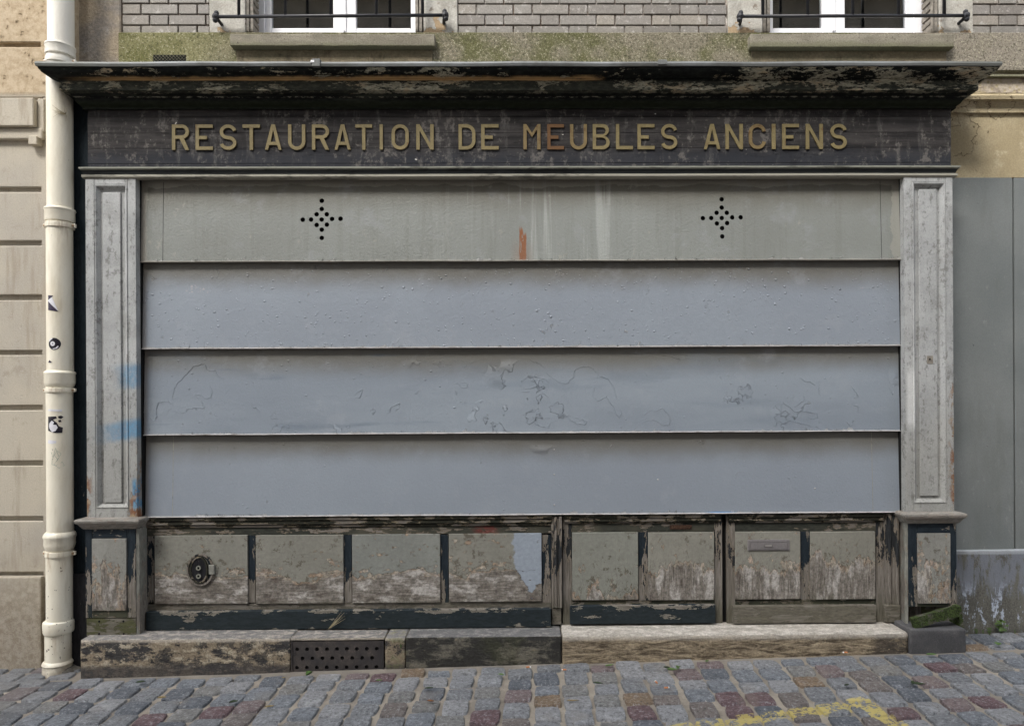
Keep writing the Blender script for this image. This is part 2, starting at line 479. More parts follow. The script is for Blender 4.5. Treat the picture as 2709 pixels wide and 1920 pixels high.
def m_cornice():
    b = B('flaking_black_cornice_paint')
    n = b.noise(8, 8, .7, (.55, .8, 2.2)); n2 = b.noise(45, 5, .7, (.6, 1, 1.5)); big = b.noise(.9, 3, .5, (1, .1, 2))
    zf = Z(222, 1375, -.1)
    fas_ = b.inr(b.z, Z(239, 1375, -.1), Z(214, 1375, -.1), .003)
    hi = b.ss(b.z, Z(240, 1375, -.1)-.004, Z(238, 1375, -.1)+.002)       # outer members flake, the sheltered ones do not
    rt = b.ss(b.x+(big-.5)*.8, .9, 1.5)
    f = n+(n2-.5)*.22+(big-.5)*.30+rt*.075+fas_*.05
    bare = b.ss(f+(n2-.5)*.3, .585, .6)*hi*b.ss(b.noise(38, 5, .75, (.5, 1, 2)), .40, .46)
    greyish = b.mix(b.ss(n2, .4, .65), (.44, .42, .33), (.22, .215, .165))
    greyish = b.mix(b.ss(b.noise(6, 4, .6, (1, 1, 3)), .5, .62)*.8, greyish, (.42, .34, .23))
    dark = b.mix(b.ss(n2, .4, .7), (.008, .009, .009), (.024, .027, .024))
    dark = b.mix(b.ss(b.noise(3, 5, .7, (.5, 1, 4)), .54, .68)*.6, dark, (.05, .055, .045))
    fas = b.inr(b.z, Z(239, 1375, -.1), Z(214, 1375, -.1), .003)
    dark = b.mix(fas, dark, b.mix(b.ss(n2, .4, .65), (.035, .038, .032), (.075, .078, .062)))
    col = b.mix(bare, dark, greyish)
    st = b.inr(b.z+(n-.5)*.012, Z(213, 1375, -.1), Z(208, 1375, -.1), .002)*b.ss(b.x+(big-.5)*.9+(n-.5)*.8, .45, .3)*b.ss(b.x+(n-.5)*.5, -2.65, -2.2)
    col = b.mix(st, col, (.50, .33, .16))
    ln = b.inr(b.z+(n-.5)*.004, Z(258.5, 1375, -.05), Z(256.5, 1375, -.05), .0012)*b.ss(n2, .5, .6)
    col = b.mix(ln, col, (.25, .24, .19))
    moss = b.inr(b.z, Z(290, 1375, 0), Z(272, 1375, -.02), .01)
    col = b.mix(moss*.5, col, (.018, .024, .010))
    return b.out(col, .85, (1-bare)*1.0+n2*.4, .004, spec=.10)
def m_frieze():
    b = B('sooty_black_sign_paint')
    n = b.noise(3.2, 6, .7); n2 = b.noise(30, 6, .75, (1, 1, 1)); st = b.noise(8, 6, .72, (2.2, 3, .55)); hz = b.noise(3, 6, .7, (.5, 1, 7))
    col = b.mix(b.ss(hz+(n-.5)*.5, .35, .65), (.026, .0245, .025), (.062, .058, .057))
    lowb = b.ss(b.z+(n-.5)*.12, Z(380, 1375), Z(425, 1375))
    col = b.mix(lowb*.75, col, (.034, .038, .048))
    sp = b.ss(n2+(st-.5)*.6+(n-.5)*.6, .55, .68)
    col = b.mix(sp*.6, col, (.20, .185, .17))
    col = b.mix(b.ss(st, .52, .70)*.45, col, (.14, .135, .13))
    col = b.mix(b.ss(b.noise(5, 5, .7), .56, .7)*.6, col, (.020, .020, .024))
    wh = b.ss(b.noise(33, 1, .4), .80, .82)
    col = b.mix(wh, col, (.6, .58, .55))
    crk = b.ss((b.noise(5, 6, .6, (.35, 1, 3))-.5).abs(), .004, .001)
    col = b.mix(crk*.3, col, (.008, .008, .008))
    return b.out(b.mul(col, .85), .8, n2*.5+hz*.15-crk*.4, .0018, spec=.12)
def m_gold(name, col, dark=.0):
    b = B(name); n = b.noise(20, 5, .65); f = b.noise(130, 3)
    c = b.mix(b.ss(n, .35, .7), col, tuple(x*.78 for x in col))
    c = b.mix(b.ss(n, .62-dark*.3, .72-dark*.3)*.7, c, (.12, .055, .018))
    ed = b.ss(b.ny, -.6, -.3)
    return b.out(b.mul(c, b.ss(f, .3, .7, .88, 1.1)), .6, f*.6, .001)
def m_lintel(name, paint):
    b = B(name); n = b.noise(8, 6, .7, (.5, 1, 3)); n2 = b.noise(50, 4, .7, (.4, 1, 2))
    c = b.mix(b.ss(n+(n2-.5)*.4, .5, .66), paint, tuple(x*.45 for x in paint))
    return b.out(c, .75, n+n2*.5, .002)
def m_pilaster(rust):
    b = B('weathered_pale_grey_paint')
    b.seed = 20+rust*13
    n = b.noise(4, 5, .65); n2 = b.noise(34, 6, .75, (1.4, 1, .9)); f = b.noise(150, 4, .7); stv = b.noise(9, 5, .7, (3, 3, .35))
    col = b.mix(b.ss(n, .35, .65), (.40, .41, .41), (.31, .32, .32))
    col = b.mix(b.ss(b.z+(n-.5)*.9, 1.7, 1.1)*.5, col, (.29, .285, .255))
    col = b.mix(b.ss(b.noise(7, 6, .75), .50, .64)*.35, col, (.20, .20, .185))
    col = b.mix(b.ss(n2+(stv-.5)*.6, .53, .65)*.65, col, (.13, .13, .12))
    if rust:
        low = b.ss(b.z+(n-.5)*.9, 1.35, .85); xr = X(363, 1300); xl = X(228, 1300)
        edge = (b.ss((b.x-xr).abs(), .075, .02)+b.ss((b.x-xl).abs(), .06, .01))
    else:
        low = b.ss(b.z+(n-.5)*1.2, 2.4, 1.0); xr = X(2525, 1100); edge = b.ss((b.x-xr).abs(), .06, .01)
    fl = b.ss(b.noise(26, 7, .75, (1.2, 1, .6))+edge*low*.13, .60, .615)*edge.min(1.0)*low
    col = b.mix(fl, col, b.mix(b.ss(b.noise(20, 4), .4, .6), (.20, .09, .045), (.33, .25, .16)))
    if rust:   # blue spray paint, three soft-edged marks
        g = b.noise(7, 3)
        def band(za, zb, x0, x1, ga):
            zc = b.z+(g-.5)*.03-(b.x-xl)*ga
            return b.inr(zc+(n2-.5)*.03, za, zb, .022)*b.ss(b.x+(g-.5)*.1, x0, x1)*b.ss(n2, .30, .60, .45, 1.0)
        m1 = band(Z(1030, 363)-.0, Z(968, 363), X(285, 1000), X(345, 1000), .04)*.75
        m2 = band(Z(1178, 300), Z(1130, 300), X(225, 1140), X(345, 1140), .16)
        m3 = b.inr(b.z+(g-.5)*.05, Z(1345, 363), Z(1270, 363), .02)*b.ss(b.x, X(350, 1300), X(358, 1300))
        blue = b.mix(b.ss(n2, .4, .6), (.07, .19, .33), (.13, .27, .40))
        col = b.mix((m1.max(m2).max(m3))*(1-fl), col, blue)
    else:      # a long smear of fresh white paint
        m = b.inr(b.x+(n-.5)*.01, X(2397, 1040), X(2423, 1040), .012)*b.inr(b.z+(n-.5)*.3, Z(1120, 2400), Z(975, 2400), .06)
        col = b.mix(m*.8, col, (.60, .61, .60))
    return b.out(b.mul(col, b.ss(f, .3, .7, .9, 1.1)), .62, f*.3+n2*.5-fl*1.2, .0035)
def m_shutter(k):
    """the sheet metal shutter leaves: 0 is the dull greenish top leaf, 1..3 the bluish ones"""
    b = B('shutter_paint'); b.seed = 11*k
    ztop, zbot = SEAM[k], SEAM[k+1]
    n = b.noise(1.3, 4, .55); f = b.noise(260, 3, .6); med = b.noise(9, 5, .6)
    if k == 0: base = b.mix(b.ss(n, .3, .7), (.235, .25, .235), (.20, .21, .195))
    elif k == 2: base = b.mix(b.ss(b.noise(1.6, 4, .6, (.5, 1, 2)), .3, .7), (.250, .288, .328), (.212, .245, .285))
    else: base = b.mix(b.ss(n, .3, .7), (.252, .286, .326), (.232, .262, .302))
    col = base
    # brown dirt below each joint, plus the overlap's shade gradient painted in
    dirt_shade = b.ss(b.z+(med-.5)*.05+(n-.5)*.08, ztop-(.24 if k == 0 else .20), ztop-.035)
    col = b.mix(dirt_shade*(.75 if k == 0 else .8), col, (.12, .108, .08))
    h = f*.12+med*.25
    bl = b.ss(b.vor(17, (1, 1, 1.2)), .16, .05)*b.ss(b.noise(20, 2), .46, .52)      # blisters
    bl2 = b.ss(b.vor(34), .22, .06)*b.ss(b.noise(8, 3), .45, .55)
    if k == 1:
        h = h+bl*.75+bl2*.5+b.noise(40, 4, .7)*.45
        col = b.mix((bl.max(bl2))*.3, col, (.36, .385, .43))
        sc = b.ss(b.noise(90, 3, .7), .55, .6)*b.ss(b.noise(3.3, 4, .6, (.6, 1, 2)), .68, .72)
        col = b.mix(sc*.6, col, (.42, .38, .38))
    elif k == 0: h = h+b.noise(70, 4, .7)*.6
    else: h = h+bl*.5*b.ss(b.noise(2, 2), .45, .6)+b.noise(60, 4, .7)*.35
    if k in (2, 3):   # blind cracks and curled contours in the thick paint
        v = b.noise(5.5, 6, .62)
        reg = b.ss(b.noise(1.9, 2, .5), *((.60, .68) if k == 2 else (.66, .72)))*b.ss(b.z, ztop-.06, ztop-.12)
        line = b.ss((v-.53).abs(), .0042, .001)*reg
        plate_ = b.ss(v, .525, .54)*reg
        h = h+plate_*1.8-line*1.0
        col = b.mix(line*.42*b.ss(b.noise(12, 3), .42, .55), col, (.10, .10, .11))
    if k == 2:
        bs_ = b.noise(3.2, 5, .6, (.45, 1, 3))
        col = b.mix(b.ss(bs_, .54, .70)*.3, col, (.15, .185, .225))
        sm = b.ss(b.noise(2.6, 4, .5, (.5, 1, 5)), .60, .72)*b.ss(b.x, .2, -.6)
        col = b.mix(sm*.5, col, (.12, .155, .20))
    if k == 0:
        s = b.noise(20, 3, .6, (1.1, 1, .03)); reg = b.ss(b.x+(n-.5)*.5, -.6, -.3)*b.ss(b.x, .75, .45)
        s2 = b.ss(s, .50, .66)*(reg*.92+.05)*b.ss(b.noise(5, 2, .5, (1, 1, .25)), .3, .55)
        col = b.mix(s2*.48, col, (.42, .44, .42))
        s3 = b.noise(26, 3, .6, (1.1, 1, .04))
        col = b.mix(b.ss(s3, .52, .66)*.14, col, (.12, .12, .095))
        sc0 = b.ss(b.noise(5, 6, .8, (1.4, 1, 1)), .62, .66)
        col = b.mix(sc0*.35, col, (.36, .35, .30))
        col = b.mix(b.ss(b.noise(55, 4, .8), .70, .73)*.7*b.ss(b.noise(3, 3), .45, .6), col, (.05, .05, .04))
        rx0, rx1 = X(1374, 640), X(1392, 640); rr = b.noise(50, 4, .7, (1.6, 1, .2))
        rr2 = b.noise(22, 5, .7, (1.5, 1, .5))
        ru = b.inr(b.x+(rr-.5)*.02, rx0, rx1, .003)*b.ss(b.z+(rr-.5)*.13+(b.x-rx0)*1.2, Z(588, 1380), Z(606, 1380))*b.ss(rr2, .34, .42)
        col = b.mix(ru, col, (.22, .085, .035))
        col = b.mix(b.inr(b.x, rx0-.04, rx1+.03, .03)*b.ss(b.z+(med-.5)*.1, zbot+.16, zbot+.02)*.3, col, (.24, .14, .09))
        # tide mark of older cream paint along the top and right edge
        e = b.ss(b.z+(b.noise(4, 6, .6, (1, 1, .2))-.5)*.10, ztop-.040, ztop-.036)
        e2 = b.ss(b.x+(b.noise(9, 5, .7, (.2, 1, 1))-.5)*.10, X(2366, 560), X(2368, 560))
        e3 = b.ss(b.x+(b.noise(9, 5, .7, (.2, 1, 1))-.5)*.08, X(384, 560), X(380, 560))
        col = b.mix((e.max(e2).max(e3))*.5, col, (.33, .32, .28))
    if k: col = b.mix(b.ss(b.noise(24, 5, .8), .70, .73)*b.ss(b.noise(2.2, 3), .48, .6)*.6, col, (.09, .085, .08))
    foot = b.ss(b.z+(b.noise(14, 6, .75, (1, 1, .4))-.5)*.035, zbot+.016, zbot+.006)
    col = b.mix(foot*.55, col, (.36, .34, .31) if k < 2 else (.33, .34, .36))
    grit = b.ss(b.noise(30, 6, .8, (1, 1, .8))+b.ss(b.z, zbot+.05, zbot)*.13, .72, .74)
    col = b.mix(grit*.75, col, (.06, .055, .045))
    crust = b.ss(b.noise(11, 6, .8, (1, 1, .9))+b.ss(b.z, zbot+.035, zbot+.0)*.14, .66, .69)
    col = b.mix(crust*.6, col, (.42, .41, .40))
    col = b.mix(b.ss(b.noise(4, 6, .7), .55, .7)*.22, col, (.33, .35, .38))
    h = h+crust*1.0-grit*.8
    lf = b.ss(b.x, X(372, 900), X(384, 900), 1, 0)
    col = b.mix(lf*.5, col, (.20, .17, .14))
    if k == 3:
        bb = b.inr(b.x+(med-.5)*.12, X(1880, 1350), X(1945, 1350), .05)*b.ss(b.z, zbot+.02, zbot+.004)
        col = b.mix(bb*.8, col, (.07, .25, .55))
    return b.out(b.mul(col, b.ss(f, .3, .7, .95, 1.05)), .55, h, .005, spec=.35)
def m_lip():
    b = B('worn_shutter_edge'); n = b.noise(25, 5, .7, (.6, 1, 1)); n3 = b.noise(1.5, 3)
    lo = b.ss(b.z, SEAM[1]-.05, SEAM[1]+.0)
    c = b.mix(b.ss(n, .45, .7), (.50, .48, .47), (.24, .22, .20))
    c = b.mix(lo*.85, c, (.22, .21, .175))
    return b.out(c, .5, n, .002, spec=.4)

# --- stone, ground, metal
def m_kerb(kind):
    b = B('worn_step_stone'); b.seed = kind*17
    n = b.noise(5, 7, .7, (.8, 1, 1.5)); n2 = b.noise(22, 7, .75, (.7, 1, 1.6)); f = b.noise(90, 4, .7)
    top = b.ss(b.nz, .3, .75)
    if kind == 0:
        face = b.mix(b.ss(n+(n2-.5)*.7+b.ss(b.x, -2.2, -1.6)*.05, .45, .51), (.055, .053, .052), (.27, .22, .155))
        face = b.mix(b.ss(n2, .53, .57), face, (.44, .385, .295))
        face = b.mix(b.ss(b.noise(13, 7, .8), .52, .56)*.8, face, (.05, .047, .045))
        face = b.mix(b.ss(n2, .44, .38), face, (.03, .028, .028))
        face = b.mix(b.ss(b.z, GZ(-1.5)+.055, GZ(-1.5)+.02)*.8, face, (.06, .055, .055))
        tc = b.mix(b.ss(n2, .45, .62), (.19, .185, .18), (.42, .385, .34))
    elif kind == 1:
        face = b.mix(b.ss(n+(n2-.5)*.6, .44, .62), (.036, .035, .032), (.16, .148, .12))
        face = b.mix(b.ss(n2, .62, .68)*.8, face, (.23, .19, .12))
        face = b.mix(b.ss(b.noise(3, 4), .58, .68)*.3, face, (.07, .075, .03))
        tc = b.mix(b.ss(n2, .5, .6), (.15, .15, .15), (.27, .26, .25))
    else:
        strat = b.noise(16, 7, .75, (.5, 1, 2.4), .8)
        face = b.mix(b.ss(strat, .35, .65), (.08, .06, .04), (.46, .375, .26))
        vein = b.ss((b.noise(5, 6, .65, (.6, 1, 2.4))-.5).abs(), .012, .003)
        face = b.mix(vein*.7*b.ss(b.x, .9, 1.6), face, (.42, .35, .24))
        dk = b.ss(b.x+(n-.5)*.5, X(2250, 1700), X(2330, 1700))
        face = b.mix(dk*.8, face, (.06, .052, .045))
        face = b.mix(vein*.6, face, (.36, .29, .19))
        face = b.mix(b.ss(b.z+(n-.5)*.03, .115, .140)*.75, face, (.50, .46, .40))
        tc = b.mix(b.ss(n2, .42, .62), (.42, .39, .34), (.66, .62, .56))
        n2 = n2+strat
    col = b.mix(top, face, tc)
    if kind == 0: # pale worn arris
        col = b.mix(b.ss(b.z+(n-.5)*.02, .128, .142)*(1-top)*.7, col, (.5, .45, .38))
    mx = b.ss((b.x-X(1055, 1720)).abs(), .10, .02)
    col = b.mix(mx*b.ss(n2, .50, .58)*(.6 if kind == 0 else .5 if kind == 1 else 0), col, (.09, .105, .03))
    return b.out(b.mul(col, b.ss(f, .3, .7, .8, 1.2)), .9, n2*1.6+n+f*.4, .012)
YL = [((1900, 1914), (2215, 1869)), ((2215, 1869), (2290, 1856)), ((2276, 1853), (2375, 1920))]
def gpt(px, py):
    d = CAMR @ Vector(((px-CX)/FPX, -(py-CY)/FPX, -1.0))
    # meet the sloping street
    t = 1.0
    for _ in range(30):
        x, y = d.x*t, -DC+d.y*t
        t = (GZ(x, y)-HC)/d.z
    return d.x*t, -DC+d.y*t
def yellow(b, col):
    n = b.noise(9, 5, .7); w = b.noise(38, 5, .75)
    tot = None
    for (p, q), wd in zip(YL, (.044, .044, .048)):
        (x0, y0), (x1, y1) = gpt(*p), gpt(*q)
        L = math.hypot(x1-x0, y1-y0); ux, uy = (x1-x0)/L, (y1-y0)/L
        s = (b.x-x0)*ux+(b.y-y0)*uy
        d = ((b.x-x0)*(-uy)+(b.y-y0)*ux).abs()
        m = b.ss(d+(n-.5)*.035, wd+.004, wd-.002)*b.ss(s, -.01 if tot else -.6, .0 if tot else -.59)*b.ss(s, L+.02, L+.01)
        tot = m if tot is None else tot.max(m)
    tot = tot*b.ss(w+(n-.5)*.6, .55, .50)
    return b.mix(tot*.92, col, (.52, .43, .14)), tot
def m_cobble():
    b = B('granite_sett')
    r = b.rnd(); f = b.noise(230, 3, .8); n = b.noise(14, 5, .65); sp = b.vor(190, out='Color') if False else b.noise(420, 2, .5)
    col = b.ramp(r, [(0, (.165, .182, .205)), (.16, (.215, .225, .24)), (.32, (.105, .118, .138)), (.46, (.25, .257, .268)), (.60, (.175, .185, .198)),
                     (.74, (.185, .185, .18)), (.82, (.15, .13, .12)), (.865, (.125, .075, .082)), (.925, (.165, .125, .125)), (.97, (.19, .135, .085))], True)
    col = b.mul(col, .92)
    f2 = b.noise(60, 4, .85); n8 = b.noise(33, 4, .7)
    col = b.mix(b.ss(n, .5, .72)*.6, col, b.mul(col, 1.7))
    col = b.mix(b.ss(n8, .55, .68)*.35, col, (.36, .37, .38))
    col = b.mix(b.ss(f2, .53, .66)*.55, col, (.46, .48, .50))
    col = b.mix(b.ss(f2, .47, .36)*.75, col, (.03, .034, .042))
    col = b.mix(b.ss(b.noise(5, 4), .56, .7)*.25, col, (.26, .23, .19))
    grim = b.ss(b.x+(n-.5)*.4, -2.35, -2.7)
    col = b.mix(grim*.45, col, (.13, .13, .13))
    wh = b.ss(b.noise(19, 3, .5), .755, .77)
    col = b.mix(wh*.6, col, (.6, .6, .58))
    col, y = yellow(b, col)
    return b.out(col, .6, f*.4+f2*.9+n*1.3+n8*.8, .009, spec=.45)
def m_grout():
    b = B('sandy_paving_joint'); f = b.noise(150, 5, .8); n = b.noise(4, 5, .7)
    col = b.mix(b.ss(n, .35, .65), (.40, .36, .30), (.25, .225, .19))
    col = b.mix(b.ss(f, .55, .7)*.5, col, (.46, .42, .36))
    col = b.mix(b.ss(f, .42, .34)*.6, col, (.10, .09, .075))
    col = b.mix(b.ss(b.noise(2.4, 5, .7), .58, .70)*.35, col, (.10, .105, .05))
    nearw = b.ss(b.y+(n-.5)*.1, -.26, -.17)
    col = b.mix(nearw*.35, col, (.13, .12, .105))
    col, y = yellow(b, col)
    return b.out(col, .95, f, .008)
def m_ventplate():
    b = B('rusty_black_cast_iron'); f = b.noise(110, 5, .7); n = b.noise(8, 5, .7)
    col = b.mix(b.ss(n, .4, .65), (.032, .029, .030), (.062, .052, .047))
    col = b.mix(b.ss(f+n, 1.12, 1.25)*.5, col, (.16, .14, .12))
    return b.out(col, .65, f, .003, spec=.4)
def m_zinc():
    b = B('dull_zinc_sheet'); n = b.noise(3, 5, .65, (1, 1, 1)); f = b.noise(50, 4)
    col = b.mix(b.ss(n, .35, .65), (.22, .235, .24), (.12, .125, .12))
    col = b.mix(b.ss((b.x).abs(), 1.9, 2.6)*.7, col, (.12, .125, .11))
    return b.out(col, .62, n+f*.2, .004, metal=.2, spec=.4)
def m_leaf(name, col):
    b = B(name); n = b.noise(60, 3)
    return b.out(b.mix(b.ss(n, .35, .65), col, tuple(c*.6 for c in col)), .6, n, .001)
def m_mossboard():
    b = B('mossy_rotten_board'); wd, g = wood(b, 'h'); n = b.noise(18, 6, .75); f = b.noise(120, 3, .7)
    mo = b.mix(b.ss(f, .4, .65), (.02, .03, .010), (.06, .09, .02))
    col = b.mix(b.ss(n, .38, .5), b.mul(wd, .55), mo)
    return b.out(col, .95, f+n*1.5, .008)
def m_glass():
    m = bpy.data.materials.new('window_glass'); m.use_nodes = True
    bs = m.node_tree.nodes['Principled BSDF']
    bs.inputs['Base Color'].default_value = (.9, .93, .95, 1); bs.inputs['Roughness'].default_value = .02
    bs.inputs['Transmission Weight'].default_value = 1.0; bs.inputs['IOR'].default_value = 1.85
    return m

# shutter joints (height on the facade), top to bottom
SEAM = [Z(470), Z(692, 1375, .03), Z(920, 1375, .04), Z(1146, 1375, .05), Z(1361, 1375, .06)]

M = dict(leftwall=m_leftwall(), pipe=m_pipe(), pier=m_stonepier(), brick=m_brick(), mortar=m_mortar(), moss=m_moss_band(), sill=m_sill(),
         jamb=m_jamb(), tan=m_tan_plaster(), grey=m_greywall(), plinth=m_plinthwall(), cornice=m_cornice(), frieze=m_frieze(),
         gold=m_gold('aged_gold_letter_paint', (.205, .165, .078)), goldw=m_gold('worn_gold_letter_paint', (.185, .135, .06), .25),
         rustgold=m_gold('rust_brown_letter', (.115, .065, .028), .9),
         lip_l=m_lintel('worn_sage_moulding_paint', (.23, .235, .20)), lip_d=m_lintel('black_moulding_paint', (.022, .026, .028)),
         lip_g=m_lintel('chalky_grey_moulding_paint', (.29, .28, .235)),
         pil0=m_pilaster(1), pil1=m_pilaster(0), lip=m_lip(), vent=m_ventplate(), zinc=m_zinc(), cobble=m_cobble(), grout=m_grout(),
         side=m_oldpaint('blue_black_side_paint', (.008, .014, .019), 'v', .70, rough=.5),
         sidelow=m_oldpaint('speckled_black_base_paint', (.010, .010, .012), 'v', .63, cream=(.2, .19, .19), ws=.5),
         navy=m_oldpaint('navy_black_joinery_paint', (.012, .018, .024), 'h', .60, cream=(.42, .39, .33), moss=.0),
         kick=m_oldpaint('chipped_kick_board_paint', (.012, .018, .025), 'h', .60, cream=(.40, .38, .31), moss=.12, ew=(.145, .25)),
         wornrail=m_oldpaint('worn_grey_rail', (.11, .10, .085), 'h', .50, cream=(.30, .26, .21), moss=.25),
         navyv=m_oldpaint('navy_black_stile_paint', (.012, .018, .024), 'v', .585, low=.16, cream=(.36, .30, .22), moss=.2),
         rail=m_oldpaint('dirty_rail_paint', (.030, .032, .026), 'h', .55, cream=(.30, .23, .15), moss=.35, tint=(.075, .072, .055), red=True),
         gild=m_oldpaint('flaked_gilt_moulding', (.022, .022, .016), 'h', .50, cream=(.36, .28, .15)),
         jambpost=m_oldpaint('stripped_post_paint', (.022, .024, .026), 'v', .50, low=.3, cream=(.36, .29, .20), moss=.4),
         corner=m_oldpaint('grey_corner_paint', (.17, .17, .15), 'v', .56, low=.1, cream=(.38, .33, .26)),
         cap=m_oldpaint('bleached_cap_paint', (.20, .19, .17), 'h', .50, cream=(.34, .31, .28), rough=.4, ws=1.4),
         bareboard=m_oldpaint('weathered_bare_board', (.12, .108, .09), 'h', .48, cream=(.26, .23, .19), moss=.25),
         greenboard=m_oldpaint('algae_stained_board', (.075, .075, .040), 'h', .50, cream=(.14, .13, .08), moss=.3),
         mossboard=m_mossboard(), glass=m_glass(),
         pvc=m_simple('white_window_pvc', (.80, .81, .84), .35, .03, 8, spec=.5), iron=m_simple('black_wrought_iron', (.012, .013, .018), .5, .3, 60, spec=.5),
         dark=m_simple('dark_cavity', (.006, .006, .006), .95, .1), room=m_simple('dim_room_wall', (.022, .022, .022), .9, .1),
         louvre=m_simple('brown_grey_louvre_paint', (.22, .20, .17), .6, .3, 40), letterbox=m_simple('brushed_grey_letter_flap', (.25, .235, .235), .42, .08, 90, metal=.35, spec=.5),
         steel=m_simple('pale_pull_metal', (.55, .53, .50), .35, .1, metal=.6), strap=None,
         darkstone=m_kerb(1), )
M['rustbolt'] = m_simple('rusty_bolt', (.30, .20, .12), .8, .3, 80)
M['apron'] = m_apron()
M['kerb'] = [m_kerb(0), m_kerb(1), m_kerb(2)]

# ================================================================== the street
GR = (-14, 14)
ground = link('street', mesh('street', [(GR[0], 0.3, GZ(GR[0], .3)-.012), (GR[1], .3, GZ(GR[1], .3)-.012), (GR[1], -9, GZ(GR[1], -9)-.012), (GR[0], -9, GZ(GR[0], -9)-.012)], [(0, 1, 2, 3)]), M['grout'])
tag(ground, 'cobbled street of grey and purple granite setts', kind='structure')
far = link('ground', mesh('ground', [(-250, -250, -1.2), (250, -250, -1.2), (250, 250, -1.2), (-250, 250, -1.2)], [(0, 1, 2, 3)]), M['grout'])
tag(far, 'flat ground beyond the street', kind='structure')

def cobble_mesh(i):
    rnd = random.Random(100+i)
    ts = [-1, -.90, -.38, .38, .90, 1]; n = 5
    vs, fs = [], []
    w = [1+rnd.uniform(-.08, .05) for _ in range(4)]
    ks = [rnd.uniform(.04, .20) for _ in range(4)]
    sk = rnd.uniform(-.07, .07); tx, ty = rnd.uniform(-.12, .12), rnd.uniform(-.12, .12)
    for a in range(n+1):
        for c in range(n+1):
            u, v = ts[a], ts[c]
            k = 1-ks[(u > 0)*2+(v > 0)]*(abs(u)*abs(v))**2.5
            wu = w[0] if u < 0 else w[1]; wv = w[2] if v < 0 else w[3]
            x = u*.5*k*wu+sk*v*.5+rnd.uniform(-.012, .012); y = v*.5*k*wv+rnd.uniform(-.012, .012)
            e = max(abs(u), abs(v))
            z = 1-.30*e**4 + (u*tx+v*ty) + rnd.uniform(-.14, .14)
            if a in (0, n) or c in (0, n): z = -1.7
            vs.append((x, y, z))
    for a in range(n):
        for c in range(n):
            k = a*(n+1)+c; fs.append((k, k+n+1, k+n+2, k+1))
    me = bpy.data.meshes.new('cobble'); me.from_pydata(vs, [], fs)
    for p in me.polygons: p.use_smooth = True
    me.materials.append(M['cobble']); me.update()
    return me
CM = [cobble_mesh(i) for i in range(14)]
rc = random.Random(5)
spots = []
PX = .150
ncol = int(18/PX)
for i in range(ncol):
    x = -9+i*PX+rc.uniform(-.003, .003); ph = rc.uniform(-.5, .5)
    y = -.115-rc.uniform(0, .06)
    first = True
    while y > -7.9:
        ln = rc.uniform(.120, .168)
        if first: ln = rc.uniform(.08, .15)
        w = PX-.004+rc.uniform(-.012, .008)
        spots.append((x+rc.uniform(-.006, .006)+.030*math.sin(y*1.9+x*.55)+.003*math.sin(y*9+ph*9), y-ln/2, w, ln-.009, rc.uniform(.009, .016)))
        y -= ln; first = False
# a strip beside the wall foot at either side of the step
for s in (-1, 1):
    for i in range(14):
        y = .14
        xx = (-2.645-i*PX) if s < 0 else (2.635+i*PX)
        while y > -.12+.03:
            ln = rc.uniform(.14, .2)
            if y-ln < -.17: ln = y+.115
            if ln < .05: break
            spots.append((xx, y-ln/2, PX-.008, ln-.008, .010)); y -= ln
def score(s):
    d = math.hypot(s[0], s[1]+DC)
    # inside the photographed strip first
    cx = abs(s[0])/(s[1]+DC) if s[1] > -3.6 else 9
    vis = (cx < .80) and s[1] > -1.0
    return (0 if vis else 1, d)
spots.sort(key=score)
nvis = sum(1 for s in spots if score(s)[0] == 0)
def put_cobble(s, k):
    o = link('cobble', CM[k % len(CM)], None, ground)
    x, y, w, l, h = s
    o.location = (x, y, GZ(x, y)-.008)
    o.scale = (w*(1 if k % 2 else -1), l*(1 if k % 3 else -1), h)
    o.rotation_euler = (0, -math.atan(GS), rc.uniform(-.03, .03))
    return o
for k, s in enumerate(spots[:300]): put_cobble(s, rc.randrange(999))
vs, fs = [], []
for k, s in enumerate(spots[300:]):
    x, y, w, l, h = s
    if abs(x) > 7 and y < -6: continue
    me = CM[rc.randrange(14)]; b0 = len(vs); z = GZ(x, y)-.010
    for v in me.vertices: vs.append((x+v.co.x*w, y+v.co.y*l, z+v.co.z*h+v.co.x*w*GS))
    for p in me.polygons: fs.append(tuple(b0+i for i in p.vertices))
me = bpy.data.meshes.new('far_cobbles'); me.from_pydata(vs, [], fs)
for p in me.polygons: p.use_smooth = True
o = link('far_cobbles', me, M['cobble'], ground); tag(o, kind='stuff')

# ================================================================== the apartment building above and beside the shop
YW = .20
bld = empty('apartment_building', 'grey brick apartment building with mossy base band rising behind the old shopfront', 'building', loc=(0, YW, 0))
def bchild(o):      # parts are placed in world coordinates
    o.matrix_parent_inverse = Matrix.Translation((0, -YW, 0)); return o
XL, XR = X(190, 90, YW), 9.0
W1 = (X(652, 60, YW), X(1120, 60, YW)); W2 = (X(2016, 60, YW), X(2480, 60, YW))
J1 = (X(555, 60, YW), X(1211, 60, YW)); J2 = (X(1924, 60, YW), X(2571, 60, YW))
ZB = Z(92, 1375, YW); ZTOP = 6.2; WTOP = ZB+1.75
# backing wall with window openings
openings = [[(W1[0], ZB), (W1[0], WTOP), (W1[1], WTOP), (W1[1], ZB)], [(W2[0], ZB), (W2[0], WTOP), (W2[1], WTOP), (W2[1], ZB)]]
bchild(plate('wall', [(XL, -.6), (XR, -.6), (XR, ZTOP), (XL, ZTOP)], openings, YW+.012, YW+.34, M['mortar'], bld))
